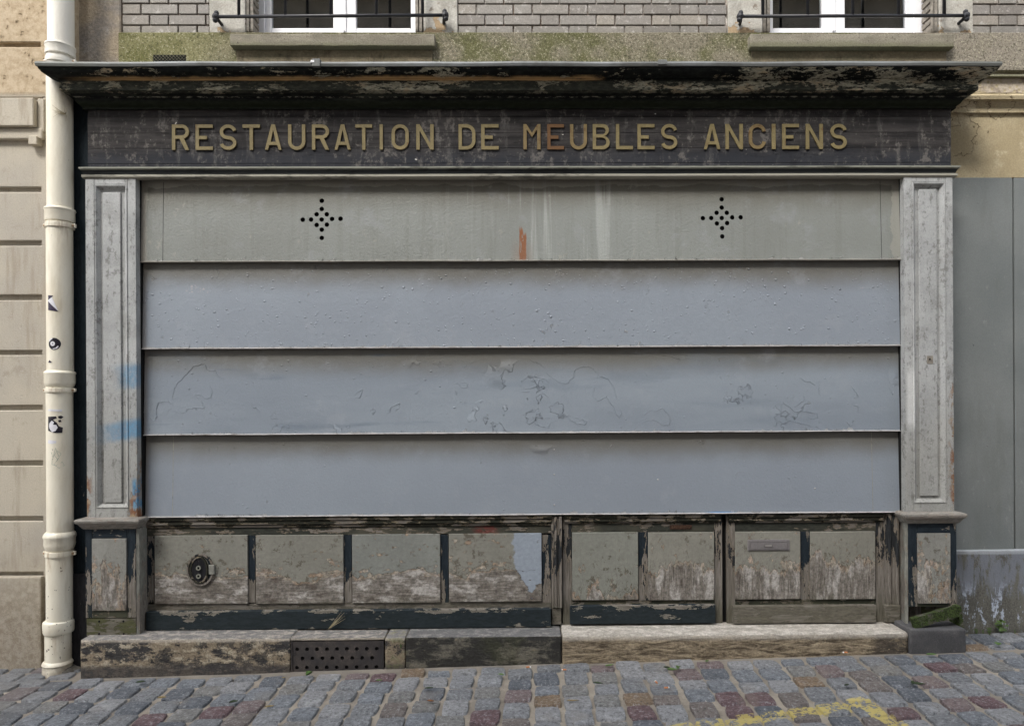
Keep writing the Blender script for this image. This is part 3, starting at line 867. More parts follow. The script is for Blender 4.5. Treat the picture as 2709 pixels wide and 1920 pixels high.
# bricks, Flemish bond
BS = (X(1356, 80, YW)-X(1262, 80, YW)); BH = (X(1405, 80, YW)-X(1359, 80, YW)); JT = .0085
CH = (Z(64.1, 1375, YW)-Z(92.5, 1375, YW)); ZR0 = Z(68.6, 1375, YW)-(Z(64.1, 1375, YW)-Z(92.5, 1375, YW))
stretch = boxmesh('brick', -.5, .5, -.5, .5, -.5, .5)
def brickmesh(w):
    return boxmesh('brick', 0, w, YW-.003, YW+.05, 0, CH-JT, bev=.0025)
BMS, BMH = brickmesh(BS), brickmesh(BH)
BMS.materials.append(M['brick']); BMH.materials.append(M['brick'])
rest_v, rest_f = [], []
nb = 0
def course(xa, xb, row):
    global nb
    z = ZR0+row*CH+JT*.5
    per = BS+BH+2*JT
    off = 0 if row % 2 == 0 else -(BS*.27+BH*.0+JT)-BH
    x = xa+JT*.5+off; k = 0
    seq = [BH, BS]
    while x < xb-.01:
        w = seq[k % 2]
        x0, x1 = max(x, xa+JT*.4), min(x+w, xb-JT*.4)
        if x1-x0 > .012:
            vis = row < 4 and x0 < 3.1
            if vis:
                if abs((x1-x0)-BS) < 1e-4: me = BMS
                elif abs((x1-x0)-BH) < 1e-4: me = BMH
                else: me = brickmesh(x1-x0); me.materials.append(M['brick'])
                o = link('brick', me, None, bld); o.location = (x0, random.uniform(-.0015, .0015), z); bchild(o); nb += 1
            else:
                b0 = len(rest_v)
                y0, y1, z0, z1 = YW-.003, YW+.05, z, z+CH-JT
                rest_v.extend([(x0,y0,z0),(x1,y0,z0),(x1,y1,z0),(x0,y1,z0),(x0,y0,z1),(x1,y0,z1),(x1,y1,z1),(x0,y1,z1)])
                rest_f.extend([tuple(b0+i for i in f) for f in ((0,1,5,4),(1,2,6,5),(2,3,7,6),(3,0,4,7),(4,5,6,7),(3,2,1,0))])
        x += w+JT; k += 1
nrow = int((5.4-ZB)/CH)
XBL = X(323, 60, YW)
for r in range(nrow):
    zz = ZR0+r*CH
    if zz < WTOP:
        course(XBL, J1[0], r); course(J1[1], J2[0], r); course(J2[1], XR, r)
    else: course(XBL, XR, r)
o = bchild(link('upper_bricks', mesh('upper_bricks', rest_v, rest_f), M['brick'], bld)); tag(o, kind='stuff')
# rough stone pier between the downpipe and the bricks
bchild(box('stone_pier', XL, XBL-.004, YW-.015, YW+.05, Z(215, 250, YW), ZTOP, M['pier'], bld, bev=.006, nx=4, nz=24, wob=.008))
# mossy band
XM0 = X(320, 130, YW)
ZM = Z(195, 2620, YW)
bchild(box('mossy_band', XM0, XR, YW-.03, YW+.05, ZM+.004, ZB-.002, M['moss'], bld, bev=.004, nx=30, wob=.0025))
# sills and jambs, windows
for wi, (W, J, s0, s1, sy) in enumerate(((W1, J1, 608, 1150, 122), (W2, J2, 1985, 2525, 125))):
    pm = (s0+s1)/2
    bchild(box('window_sill', X(s0, 108, .12), X(s1, 108, .12), .12, YW+.03, Z(sy, pm, .12), Z(92, pm, .12)+.004, M['sill'], bld, bev=.004, nx=16, wob=.003))
    # drip recess below the sill: plain rendered strip
    bchild(box('apron', X(s0, 108, .12)+.02, X(s1, 108, .12)-.02, YW-.036, YW+.04, Z(162, pm, YW)-.06, Z(sy, pm, .12)-.001, M['apron'], bld, bev=.003))
    for (a, c) in ((J[0], W[0]), (W[1], J[1])):
        bchild(box('jamb_stone', a+.003, c, YW-.014, YW+.14, ZB+.001, WTOP+.12, M['jamb'], bld, bev=.004, nz=10, wob=.003))
    bchild(box('window_lintel', W[0]+.001, W[1]-.001, YW-.012, YW+.14, WTOP, WTOP+.12, M['jamb'], bld, bev=.004))
    win = empty('window', parent=bld); bchild(win)
    yf = YW+.12
    if wi == 0: xs = dict(o0=672, s0=700, g0=716, g1=880, m=910, g2=941, g3=1086, s1=1100, o1=1104)
    else: xs = dict(o0=2024, s0=2030, g0=2047, g1=2177, m=2207, g2=2238, g3=2400, s1=2418, o1=2444)
    xx = {k: X(v, 60, yf) for k, v in xs.items()}
    zg = Z(71.5, pm, yf); zs = Z(90, pm, yf); zt = WTOP-.01
    def wb(name, x0, x1, z0, z1, y0, y1, mat='pvc', bev=.004): box(name, x0, x1, y0, y1, z0, z1, M[mat], win, bev=bev)
    # outer frame
    wb('frame', xx['o0'], xx['s0']+.001, zs, zt, yf+.0, yf+.07); wb('frame', xx['s1']-.001, xx['o1'], zs, zt, yf+.0, yf+.07)
    wb('frame', xx['s0']+.001, xx['s1']-.001, ZB-.001, zs+.005, yf-.005, yf+.07)
    wb('frame', xx['s0']+.001, xx['s1']-.001, zt-.05, zt, yf+.003, yf+.07)
    for (a, c, d, e) in ((xx['s0'], xx['g0'], xx['g1'], xx['m']), (xx['m'], xx['g2'], xx['g3'], xx['s1'])):
        wb('sash', a+.0025, c, zs+.006, zt-.052, yf+.012, yf+.055); wb('sash', d, e-.0015, zs+.006, zt-.052, yf+.012, yf+.055)
        wb('sash', c+.0005, d-.0005, zs+.006, zg, yf+.014, yf+.053); wb('sash', c+.0005, d-.0005, zt-.11, zt-.053, yf+.014, yf+.053)
        wb('pane', c-.003, d+.003, zg-.003, zt-.1, yf+.030, yf+.034, 'glass', 0)
    wb('sash_stop', xx['m']-.012, xx['m']+.013, zs+.02, zt-.06, yf+.002, yf+.011)
    wb('drain_cap', xx['m']-.005, xx['m']+.016, ZB+.0, ZB+.010, yf-.012, yf-.0055, 'pvc', .001)
    # dim room behind
    x0, x1, y0, y1, z0, z1 = W[0]-.3, W[1]+.3, YW+.345, YW+2.2, ZB-.6, WTOP+.2
    rv = [(x0,y0,z0),(x1,y0,z0),(x1,y1,z0),(x0,y1,z0),(x0,y0,z1),(x1,y0,z1),(x1,y1,z1),(x0,y1,z1)]
    link('room', mesh('room', rv, [(1,2,6,5),(2,3,7,6),(3,0,4,7),(4,5,6,7),(3,2,1,0)]), M['room'], win)
    # folded louvred shutters standing in the reveal
    for side in (0, 1):
        sh = empty('folded_shutter', parent=bld); bchild(sh)
        xa = W[0]+.004 if side == 0 else W[1]-.048
        for q in range(2):
            xq = xa+q*.024
            for zz0, zz1 in ((ZB+.012, ZB+.06), (WTOP-.08, WTOP-.02)):
                box('shutter_rail', xq+.001, xq+.017, YW-.004, YW+.098, zz0, zz1, M['louvre'], sh, bev=.002)
            box('shutter_stile', xq, xq+.018, YW-.012, YW-.005, ZB+.01, WTOP-.02, M['louvre'], sh, bev=.002)
            for j in range(14):
                box('slat', xq+.003, xq+.015, YW+.0, YW+.09, ZB+.07+j*.045, ZB+.10+j*.045, M['louvre'], sh)
    # wrought iron guard
    rl = empty('window_railing', parent=bld); bchild(rl)
    yr = .135
    if wi == 0: kl, kr, yl_, yr_, bal = 571, 1178, 45, 41, (632, 755, 875, 996, 1118)
    else: kl, kr, yl_, yr_, bal = 1958, 2556, 44, 42, (2018, 2137, 2256, 2377, 2498)
    za, zb = Z(yl_, kl, yr), Z(yr_, kr, yr); xa, xb = X(kl, 45, yr), X(kr, 45, yr)
    tube('rail_bar', [(xa, yr, za), (xb, yr, zb)], .0100, M['iron'], rl)
    tube('rail_bar', [(xa, yr, za+.62), (xb, yr, zb+.62)], .0100, M['iron'], rl)
    for p in bal:
        xq = X(p, 35, yr); zq = za+(zb-za)*(xq-xa)/(xb-xa)
        tube('baluster', [(xq, yr, zq), (xq, yr, zq+.62)], .0100, M['iron'], rl)
    for (xk, zk, sg) in ((xa, za, -1), (xb, zb, 1)):
        bm = bmesh.new()
        for (dx, dz, r) in ((0, .0, .022), (-.004*sg, .022, .015), (.004*sg, -.02, .016)):
            bmesh.ops.create_uvsphere(bm, u_segments=10, v_segments=7, radius=r, matrix=Matrix.Translation((xk+dx, yr, zk+dz)))
        me = bpy.data.meshes.new('knob'); bm.to_mesh(me); bm.free()
        link('knob', me, M['iron'], rl)
        tube('wall_fixing', [(xk, yr, zk), (xk-.010*sg, yr+.02, zk-.016), (xk-.016*sg, YW, zk-.022)], .010, M['iron'], rl)
# cellar vent with wire mesh
vg = empty('vent_grille', parent=bld); bchild(vg)
vx0, vx1, vz0, vz1 = X(405, 154, YW-.03), X(492, 154, YW-.03), Z(172, 448, YW-.03), Z(146, 448, YW-.03)
box('vent_opening', vx0, vx1, YW-.0325, YW-.0312, vz0, vz1, M['dark'], vg)
for k in range(-4, 18):
    for sg in (1, -1):
        x0 = vx0+k*.021-.03; h = vz1-vz0; a = (x0, vz0) if sg > 0 else (x0, vz1); x1 = x0+h*1.0; c = (x1, vz1) if sg > 0 else (x1, vz0)
        # clip to the opening
        t0 = max(0, (vx0-a[0])/(c[0]-a[0])); t1 = min(1, (vx1-a[0])/(c[0]-a[0]))
        if t1 <= t0+.05: continue
        p = (a[0]+(c[0]-a[0])*t0, YW-.0345, a[1]+(c[1]-a[1])*t0); q = (a[0]+(c[0]-a[0])*t1, YW-.0345, a[1]+(c[1]-a[1])*t1)
        tube('wire', [p, q], .0011, M['sill'], vg, n=4)
# right of the shop: mouldings, ochre plaster, grey painted wall, plinth
XRW = X(2515, 400, YW)-.12
def rp(name, prof, mat):   # straight moulding along x
    vs, fs = [], []; m = len(prof); ns = 24
    for i in range(ns+1):
        x = XRW+(XR-XRW)*i/ns
        for (y, z) in prof: vs.append((x, y, z))
    for i in range(ns):
        for j in range(m):
            a, b_ = i*m+j, i*m+(j+1) % m
            fs.append((a, b_, b_+m, a+m))
    fs.append(tuple(range(m))); fs.append(tuple(ns*m+j for j in range(m)))
    return bchild(link(name, mesh(name, vs, fs), mat, bld))
zz = lambda p, y=YW: Z(p, 2620, y)
rp('string_course', [(YW-.075, zz(197, .125)), (YW-.078, zz(203, .125)), (YW-.05, zz(208, .15)), (YW+.02, zz(208, .15)), (YW+.02, zz(196, .125)+.012)], M['sill'])
rp('stone_band', [(YW-.05, zz(208.5, .15)), (YW-.05, zz(250, .15)), (YW+.02, zz(250, .15)), (YW+.02, zz(208.5, .15))], M['tan'])
rp('plaster_moulding', [(YW-.052, zz(250.5, .15)), (YW-.07, zz(253, .13)), (YW-.066, zz(262, .13)), (YW-.045, zz(268, .15)), (YW-.03, zz(282, .17)), (YW-.03, zz(298, .17)), (YW+.02, zz(299, .17)), (YW+.02, zz(250.5, .15))], M['tan'])
bchild(box('plaster_panel', XRW, XR, YW-.012, YW+.02, zz(472), zz(297, .17), M['tan'], bld, nx=20, nz=3, wob=.003))
bchild(box('painted_wall', XRW, X(2681, 900, YW-.018), YW-.018, YW+.02, zz(1454), zz(472.6), M['grey'], bld, bev=.003, nx=8, nz=20, wob=.003))
bchild(box('painted_wall', X(2686, 900, YW-.018), XR, YW-.014, YW+.02, zz(1454), zz(472.6), M['grey'], bld, bev=.003))
bchild(box('wall_plinth', XRW, XR, YW-.045, YW+.02, -.6, zz(1455, .155), M['plinth'], bld, bev=.006, nx=30, nz=8, wob=.004))

# ================================================================== neighbour on the left
YN = .11
nb_ = empty('neighbour_building', 'cream stone building with grooved courses left of the drainpipe', 'building', loc=(-3, YN, 0))
def nchild(o):
    o.matrix_parent_inverse = Matrix.Translation((3, -YN, 0)); return o
XN0, XN1 = -9.0, X(192, 900, YN)
nchild(box('wall', XN0, XN1, YN, YN+.25, -.6, ZTOP, M['leftwall'], nb_))
gx = [113, 113, 110, 106, 112, 110, 106, 108, 108]
gy = [(112, 125), (495, 508), (637, 650), (780, 794), (927, 939), (1072, 1085), (1219, 1232), (1366, 1378), (1513, 1524)]
YB = YN-.028
def zn(p): return Z(p, 60, YB)
edges = [(-140, -128)]+gy
prev_bot = edges[0][1]
strip_x = X(112, 900, YB)
tops = []
levels = [(-128, 112), (125, 258), (372, 495), (508, 637), (650, 780), (794, 927), (939, 1072), (1085, 1219), (1232, 1366), (1378, 1513)]
for i, (a, c) in enumerate(levels):
    z0_, z1_, xr_ = zn(c), zn(a), strip_x
    pr_ = [(YB, z0_+.005), (YB, z1_-.005), (YB+.004, z1_), (YN-.0005, z1_), (YN-.0005, z0_), (YB+.004, z0_)]
    nchild(link('stone_course', mesh('stone_course', [(xx_, p[0], p[1]) for xx_ in (XN0, xr_) for p in pr_], [tuple(range(6)), tuple(range(6, 12))]+[(j, (j+1) % 6, 6+(j+1) % 6, 6+j) for j in range(6)]), M['leftwall'], nb_))
nchild(box('wall_edge', strip_x, X(172, 900, YB), YB, YN-.0005, -.6, zn(335), M['leftwall'], nb_))
nchild(box('wall_edge', strip_x, X(172, 900, YB), YB, YN-.0005, zn(256), ZTOP, M['leftwall'], nb_))
nchild(box('wall_edge', strip_x+.006, X(172, 900, YB), YB+.004, YN-.0005, zn(335)+.001, zn(256)-.001, M['leftwall'], nb_, bev=.003))
nchild(box('impost_block', XN0, X(90, 300, YB-.05), YB-.055, YN-.001, Z(333, 60, YB-.055), Z(259, 60, YB-.055), M['leftwall'], nb_, bev=.005, nx=16, wob=.003))
nchild(box('impost_block', X(90, 300, YB-.05)+.001, X(118, 300, YB-.02), YB-.025, YN-.001, Z(350, 60, YB-.02), Z(262, 60, YB-.02), M['leftwall'], nb_, bev=.004))
nchild(box('impost_moulding', XN0, X(112, 345, YB-.03), YB-.03, YN-.001, Z(368, 60, YB-.03), Z(333, 60, YB-.055)-.001, M['leftwall'], nb_, bev=.012, seg=3, nx=12, wob=.002))
nchild(box('bracket_stub', X(76, 370, YB-.04), X(99, 370, YB-.04), YB-.045, YN-.001, Z(383, 88, YB-.04), Z(360, 88, YB-.04), M['leftwall'], nb_, bev=.003))
nchild(box('wall_plinth', XN0, strip_x+.004, YB-.03, YN-.0005, -.6, Z(1526, 60, YB-.03), M['leftwall'], nb_, bev=.010, seg=2, nx=20, nz=4, wob=.003))

# ================================================================== downpipe
PYC = .005
zs_ = lambda p: Z(p, 157, -.06)
pp = empty('drainpipe', 'cream painted cast iron drainpipe with collars left of the shopfront', 'drainpipe', loc=(X(158, 900, -.0), PYC, GZ(-2.7)))
def pchild(o):
    o.matrix_parent_inverse = pp.matrix_basis.inverted(); return o
R0 = (X(189, 700, PYC)-X(128, 700, PYC))/2
def pcx(py): return X(158.5 if py > 200 else 159.5, py, PYC) + (0 if py < 1500 else -(py-1500)/300*.012)
xc_ = pcx(900)
def sect(name, p0, p1, prof_r):
    return pchild(lathe(name, prof_r, 0, 0, M['pipe'], pp))
def turned(name, pr, cxp=None, n=32):
    """pr: list of (radius factor, photo row)"""
    c = pcx((pr[0][1]+pr[-1][1])/2) if cxp is None else cxp
    return pchild(lathe(name, [(R0*r, zs_(p)) for r, p in reversed(pr)], c, PYC, M['pipe'], pp, n=n))
for (a, c) in ((-600, 108), (134, 548), (577, 983), (1018, 1416), (1452, 1650), (1678, 1762)):
    turned('pipe_section', [(1.0, a), (1.0, (a+c)/2), (1.0, c)])
turned('collar', [(1.02, 106), (1.16, 108), (1.18, 112), (1.12, 115), (1.14, 133), (1.13, 136), (1.0, 137)])
turned('collar', [(1.0, 543), (1.16, 545), (1.20, 549), (1.13, 553), (1.14, 575), (1.10, 580), (1.0, 581)])
turned('collar', [(1.02, 979), (1.15, 982), (1.20, 986), (1.16, 990), (1.16, 1012), (1.06, 1021), (1.0, 1023)])
turned('collar', [(1.02, 1410), (1.15, 1414), (1.24, 1420), (1.24, 1425), (1.17, 1429), (1.19, 1444), (1.15, 1449), (1.05, 1458), (1.0, 1459)])
turned('collar', [(1.0, 1646), (1.16, 1650), (1.20, 1656), (1.18, 1676), (1.12, 1681), (1.0, 1683)])
turned('foot', [(1.0, 1754), (1.14, 1758), (1.20, 1763), (1.12, 1767), (1.18, 1790), (1.24, 1815)])
def strap(p0, p1):
    s = turned('strap', [(1.0, p0-.5), (1.10, p0), (1.12, (p0+p1)/2), (1.10, p1), (1.0, p1+.5)])
    c = pcx(p0)
    for sg in (-1, 1):
        l = box('strap_lug', c+sg*R0*1.02 if sg > 0 else c-R0*1.40, c+R0*1.40 if sg > 0 else c-R0*1.02, PYC-.010, PYC+.006, zs_(p1-1), zs_(p0+1), M['pipe'], pp, bev=.004, seg=2); pchild(l)
        bo = boxmesh('bolt', c+sg*R0*1.24-.005, c+sg*R0*1.24+.005, PYC-.0165, PYC-.010, zs_((p0+p1)/2)-.005, zs_((p0+p1)/2)+.005, bev=.0015)
        o = link('bolt', bo, M['rustbolt'], pp); pchild(o)

for a, c in ((144, 158), (584, 597), (1026, 1037), (1462, 1475)): strap(a, c)
# ragged cement at the foot
bm = bmesh.new()
bmesh.ops.create_icosphere(bm, subdivisions=3, radius=1.0)
for v in bm.verts:
    n_ = 1+.25*mnoise.noise(v.co*2.2)
    v.co = Vector((v.co.x*.10*n_, v.co.y*.09*n_, v.co.z*.035*n_))
me = bpy.data.meshes.new('cement_mound'); bm.to_mesh(me); bm.free()
for p in me.polygons: p.use_smooth = True
o = link('cement_mound', me, M['pier']); o.location = (pcx(1790)+.02, PYC+.03, GZ(-2.7)+.0)
tag(o, 'low dark cement mound round the foot of the drainpipe', 'cement')

# ================================================================== shopfront
shop = empty('shopfront', 'closed old wooden shopfront with grey shutters under a black sign', 'shopfront', loc=(0, 0, .15))
def sc(o):
    o.matrix_parent_inverse = Matrix.Translation((0, 0, -.15)); return o
FX0, FX1 = X(232, 366), X(2516, 366)
# cornice
corn = empty('cornice', parent=shop); sc(corn)
def cz(p, pr): return Z(p, 1375, -pr)
body = [(.170, cz(177, .17)), (.168, cz(181, .168)), (.158, cz(190, .158)), (.140, cz(198, .14)), (.118, cz(204, .118)), (.106, cz(207.5, .106)), (.100, cz(208, .1)), (.100, cz(211.5, .1)), (.097, cz(213, .1)),
        (.098, cz(238, .098)), (.060, cz(240, .098)+.002), (.058, cz(250, .058)), (.056, cz(257, .056)), (.048, cz(258, .048)), (.044, cz(266, .044)), (.034, cz(275, .034)), (.022, cz(281, .022)), (.018, cz(283, .018)), (.018, cz(288, .018)), (.004, cz(290.5, 0)),
        (-.15, cz(290.5, 0)), (-.15, cz(177, .17))]
wrap('cornice_moulding', FX0, FX1, YW-.035, body, M['cornice'], corn, nseg=60, wob=.0028)
fl = [(.178, cz(165, .17)), (.181, cz(170, .17)), (.177, cz(176, .17)), (.169, cz(176.4, .17)), (-.155, cz(170, .17)), (-.155, cz(165, .17)+.035)]
wrap('zinc_flashing', FX0, FX1, YW-.037, fl, M['zinc'], corn, nseg=90, wob=.005)
for (p, w, h, z0) in ((836, 22, 17, 155), (1753, 24, 9, 158)):
    o = pbox('zinc_clip', p-w/2, p+w/2, z0, z0+h+4, -.186, -.12, M['zinc'], corn, bev=.003); 
o = pbox('rag', 821, 832, 159, 166, -.187, -.15, M['pvc'], corn, bev=.003)
# frieze boards and letters
fr = empty('sign_board', parent=shop); sc(fr)
for i, (a, c) in enumerate(((289, 309.5), (310, 351.5), (352, 391.5), (392, 431.5), (432, 446))):
    box('board', FX0+random.uniform(0, .002), FX1-random.uniform(0, .002), random.uniform(-.001, .0005), .05, Z(c)+.0006, Z(a)-.0004, M['frieze'], fr, bev=.0005, nx=14, wob=.0003)
box('board_backing', FX0+.003, FX1-.003, .051, YW-.01, Z(446), Z(285), M['dark'], fr)
# side returns left and right of the front
sc(box('side_panel', X(189, 800, .05), FX0+.02, .052, .10, Z(1518, 210, .05), Z(262, 210, .05), M['side'], shop, bev=.002, nz=16, wob=.001))
sc(box('side_base', X(187, 1600, .04), FX0+.03, .03, .10, GZ(-2.6)-.03, Z(1518, 210, .03)-.001, M['sidelow'], shop, bev=.003, nz=6, wob=.002))
sc(box('side_panel', FX1-.03, FX1-.001, .052, YW-.02, .17, Z(446), M['side'], shop))

def arc(cx, cy, r, a0, a1, n=10, ry=None):
    ry = ry or r
    return [(cx+r*math.cos(math.radians(a0+(a1-a0)*i/n)), cy+ry*math.sin(math.radians(a0+(a1-a0)*i/n))) for i in range(n+1)]
def stroke(pts, w):
    L, R_ = [], []
    for i, p in enumerate(pts):
        a = pts[max(i-1, 0)]; c = pts[min(i+1, len(pts)-1)]
        dx, dy = c[0]-a[0], c[1]-a[1]; l = math.hypot(dx, dy) or 1
        nx, ny = -dy/l*w/2, dx/l*w/2
        L.append((p[0]+nx, p[1]+ny)); R_.append((p[0]-nx, p[1]-ny))
    return L+R_[::-1]
H_, W_, T_ = 67.0, 45.0, 8.7
def glyph(ch):
    H, W, T = H_, W_, T_
    if ch == 'I': return [(0, 0), (T, 0), (T, H), (0, H)], []
    if ch == 'L': return [(0, 0), (W, 0), (W, T), (T, T), (T, H), (0, H)], []
    if ch == 'T': return [(W/2-T/2, 0), (W/2+T/2, 0), (W/2+T/2, H-T), (W, H-T), (W, H), (0, H), (0, H-T), (W/2-T/2, H-T)], []
    if ch == 'E': return [(0, 0), (W, 0), (W, T), (T, T), (T, H/2-T/2-1), (W*.66, H/2-T/2-1), (W*.66, H/2+T/2-1), (T, H/2+T/2-1), (T, H-T), (W, H-T), (W, H), (0, H)], []
    if ch == 'N': return [(0, 0), (T, 0), (T, H*.76), (W-T, 0), (W, 0), (W, H), (W-T, H), (W-T, H*.25), (T, H), (0, H)], []
    if ch == 'M': return [(0, 0), (T, 0), (T, H*.80), (W/2, H*.49), (W-T, H*.80), (W-T, 0), (W, 0), (W, H), (W-T*.9, H), (W/2, H*.66), (T*.9, H), (0, H)], []
    if ch == 'A':
        return ([(0, 0), (T*.9, 0), (T*1.35, H*.19), (W-T*1.35, H*.19), (W-T*.9, 0), (W, 0), (W/2+T*.55, H), (W/2-T*.55, H)],
                [[(T*1.75, H*.31), (W-T*1.75, H*.31), (W/2, H*.80)]])
    if ch == 'U':
        pts = [(T/2, H), (T/2, H*.45)]+arc(W/2, W/2-.5, W/2-T/2, 180, 360, 16)+[(W-T/2, H*.45), (W-T/2, H)]
        return stroke(pts, T), []
    if ch == 'O':
        def ring(t):
            r = W/2-t
            return arc(W/2, H-W/2, r, 0, 180, 14)+arc(W/2, W/2, r, 180, 360, 14)
        return ring(0), [ring(T)]
    if ch == 'D':
        def ring(t):
            r = 24-t
            return [(t, t)]+arc(W-24, 24, r, -90, 0, 8)+arc(W-24, H-24, r, 0, 90, 8)+[(t, H-t)]
        return ring(0), [ring(T)]
    if ch == 'C':
        r = W/2-T/2
        pts = arc(W/2, H-W/2, r, 8, 180, 16)+arc(W/2, W/2, r, 180, 352, 16)
        return stroke(pts, T), []
    if ch == 'S':
        r1 = 15.2; r2 = (H-T)/2-r1; cx = W/2
        pts = arc(cx, H-T/2-r1, 17.6, 12, 270, 20, r1)+arc(cx, T/2+r2, 17.6, 90, -168, 20, r2)[1:]
        return stroke(pts, T), []
    if ch == 'B':
        ym = H*.53
        def lobe(y0, y1, w, t):
            r = (y1-y0)/2-t
            return [(t, y0+t)]+arc(w-r-t, (y0+y1)/2, r, -90, 90, 12)+[(t, y1-t)]
        up = lobe(ym, H, W-2, 0)[1:-1]; lo = lobe(0, ym, W, 0)[1:-1]
        outer = [(0, 0)]+lo+up+[(0, H)]
        return outer, [lobe(-0, ym+T/2, W, T) , lobe(ym-T/2, H, W-2, T)]
    if ch == 'R':
        y0 = H*.44; r = (H-y0)/2
        outer = [(0, 0), (T, 0), (T, y0), (W*.45, y0), (W-T*1.15, 0), (W, 0), (W*.70, y0+.6)]+arc(W-r, H-r, r, -70, 90, 12)+[(0, H)]
        ri = r-T
        return outer, [[(T, y0+T)]+arc(W-r, H-r, ri, -90, 90, 10)+[(T, H-T)]]
TXT = [('R', 454, 499), ('E', 516.5, 562), ('S', 580, 625), ('T', 641, 687), ('A', 700, 744), ('U', 761.6, 807), ('R', 824.7, 870), ('A', 884.7, 927), ('T', 939.5, 984), ('I', 1004, 1012.5), ('O', 1035.6, 1081), ('N', 1101, 1147),
       ('D', 1213, 1257.6), ('E', 1273, 1319), ('M', 1384.7, 1430), ('E', 1448, 1492.4), ('U', 1508.4, 1553), ('B', 1568.5, 1613), ('L', 1630, 1674.4), ('E', 1687, 1732), ('S', 1749, 1792.6),
       ('A', 1863, 1906), ('N', 1920, 1966), ('C', 1982, 2027), ('I', 2043, 2052.5), ('E', 2070.5, 2114.6), ('N', 2133, 2178), ('S', 2197.6, 2241.7)]
zt_, zb_ = Z(330.5), Z(397)
for i, (ch, a, c) in enumerate(TXT):
    outer, holes = glyph(ch)
    x0, x1 = X(a, 365, -.012), X(c, 365, -.012)
    gw = T_ if ch == 'I' else W_
    tf = lambda p: (x0+p[0]*(x1-x0)/gw, zb_+p[1]*(zt_-zb_)/H_)
    mt = M['rustgold'] if i == 15 else M['goldw'] if i in (16, 23, 14) else M['gold']
    o = plate('letter', [tf(p) for p in outer], [[tf(p) for p in h] for h in holes], -.009, -.0012, mt, fr)
    if i == 15: o['label'] = 'rust brown letter E with its gilding worn away'

# architrave moulding below the sign
ar = empty('architrave', parent=shop); sc(ar)
def az(p): return Z(p, 1375, -.02)
wrap('moulding_top', FX0, FX1, .15, [(.034, az(442)), (.034, az(446)), (.028, az(449)), (-.02, az(449)), (-.02, az(440.5)), (.02, az(440.5))], M['lip_l'], ar, nseg=50, wob=.0014)
wrap('moulding_cove', FX0, FX1, .15, [(.027, az(449.2)), (.020, az(454)), (.015, az(460)), (-.02, az(460)), (-.02, az(449.2))], M['lip_d'], ar, nseg=50, wob=.0012)
wrap('moulding_base', FX0-.005, FX1+.005, .15, [(.020, az(460.2)), (.021, az(466)), (.014, az(470)), (-.02, az(470)), (-.02, az(460.2))], M['lip_g'], ar, nseg=50, wob=.0014)

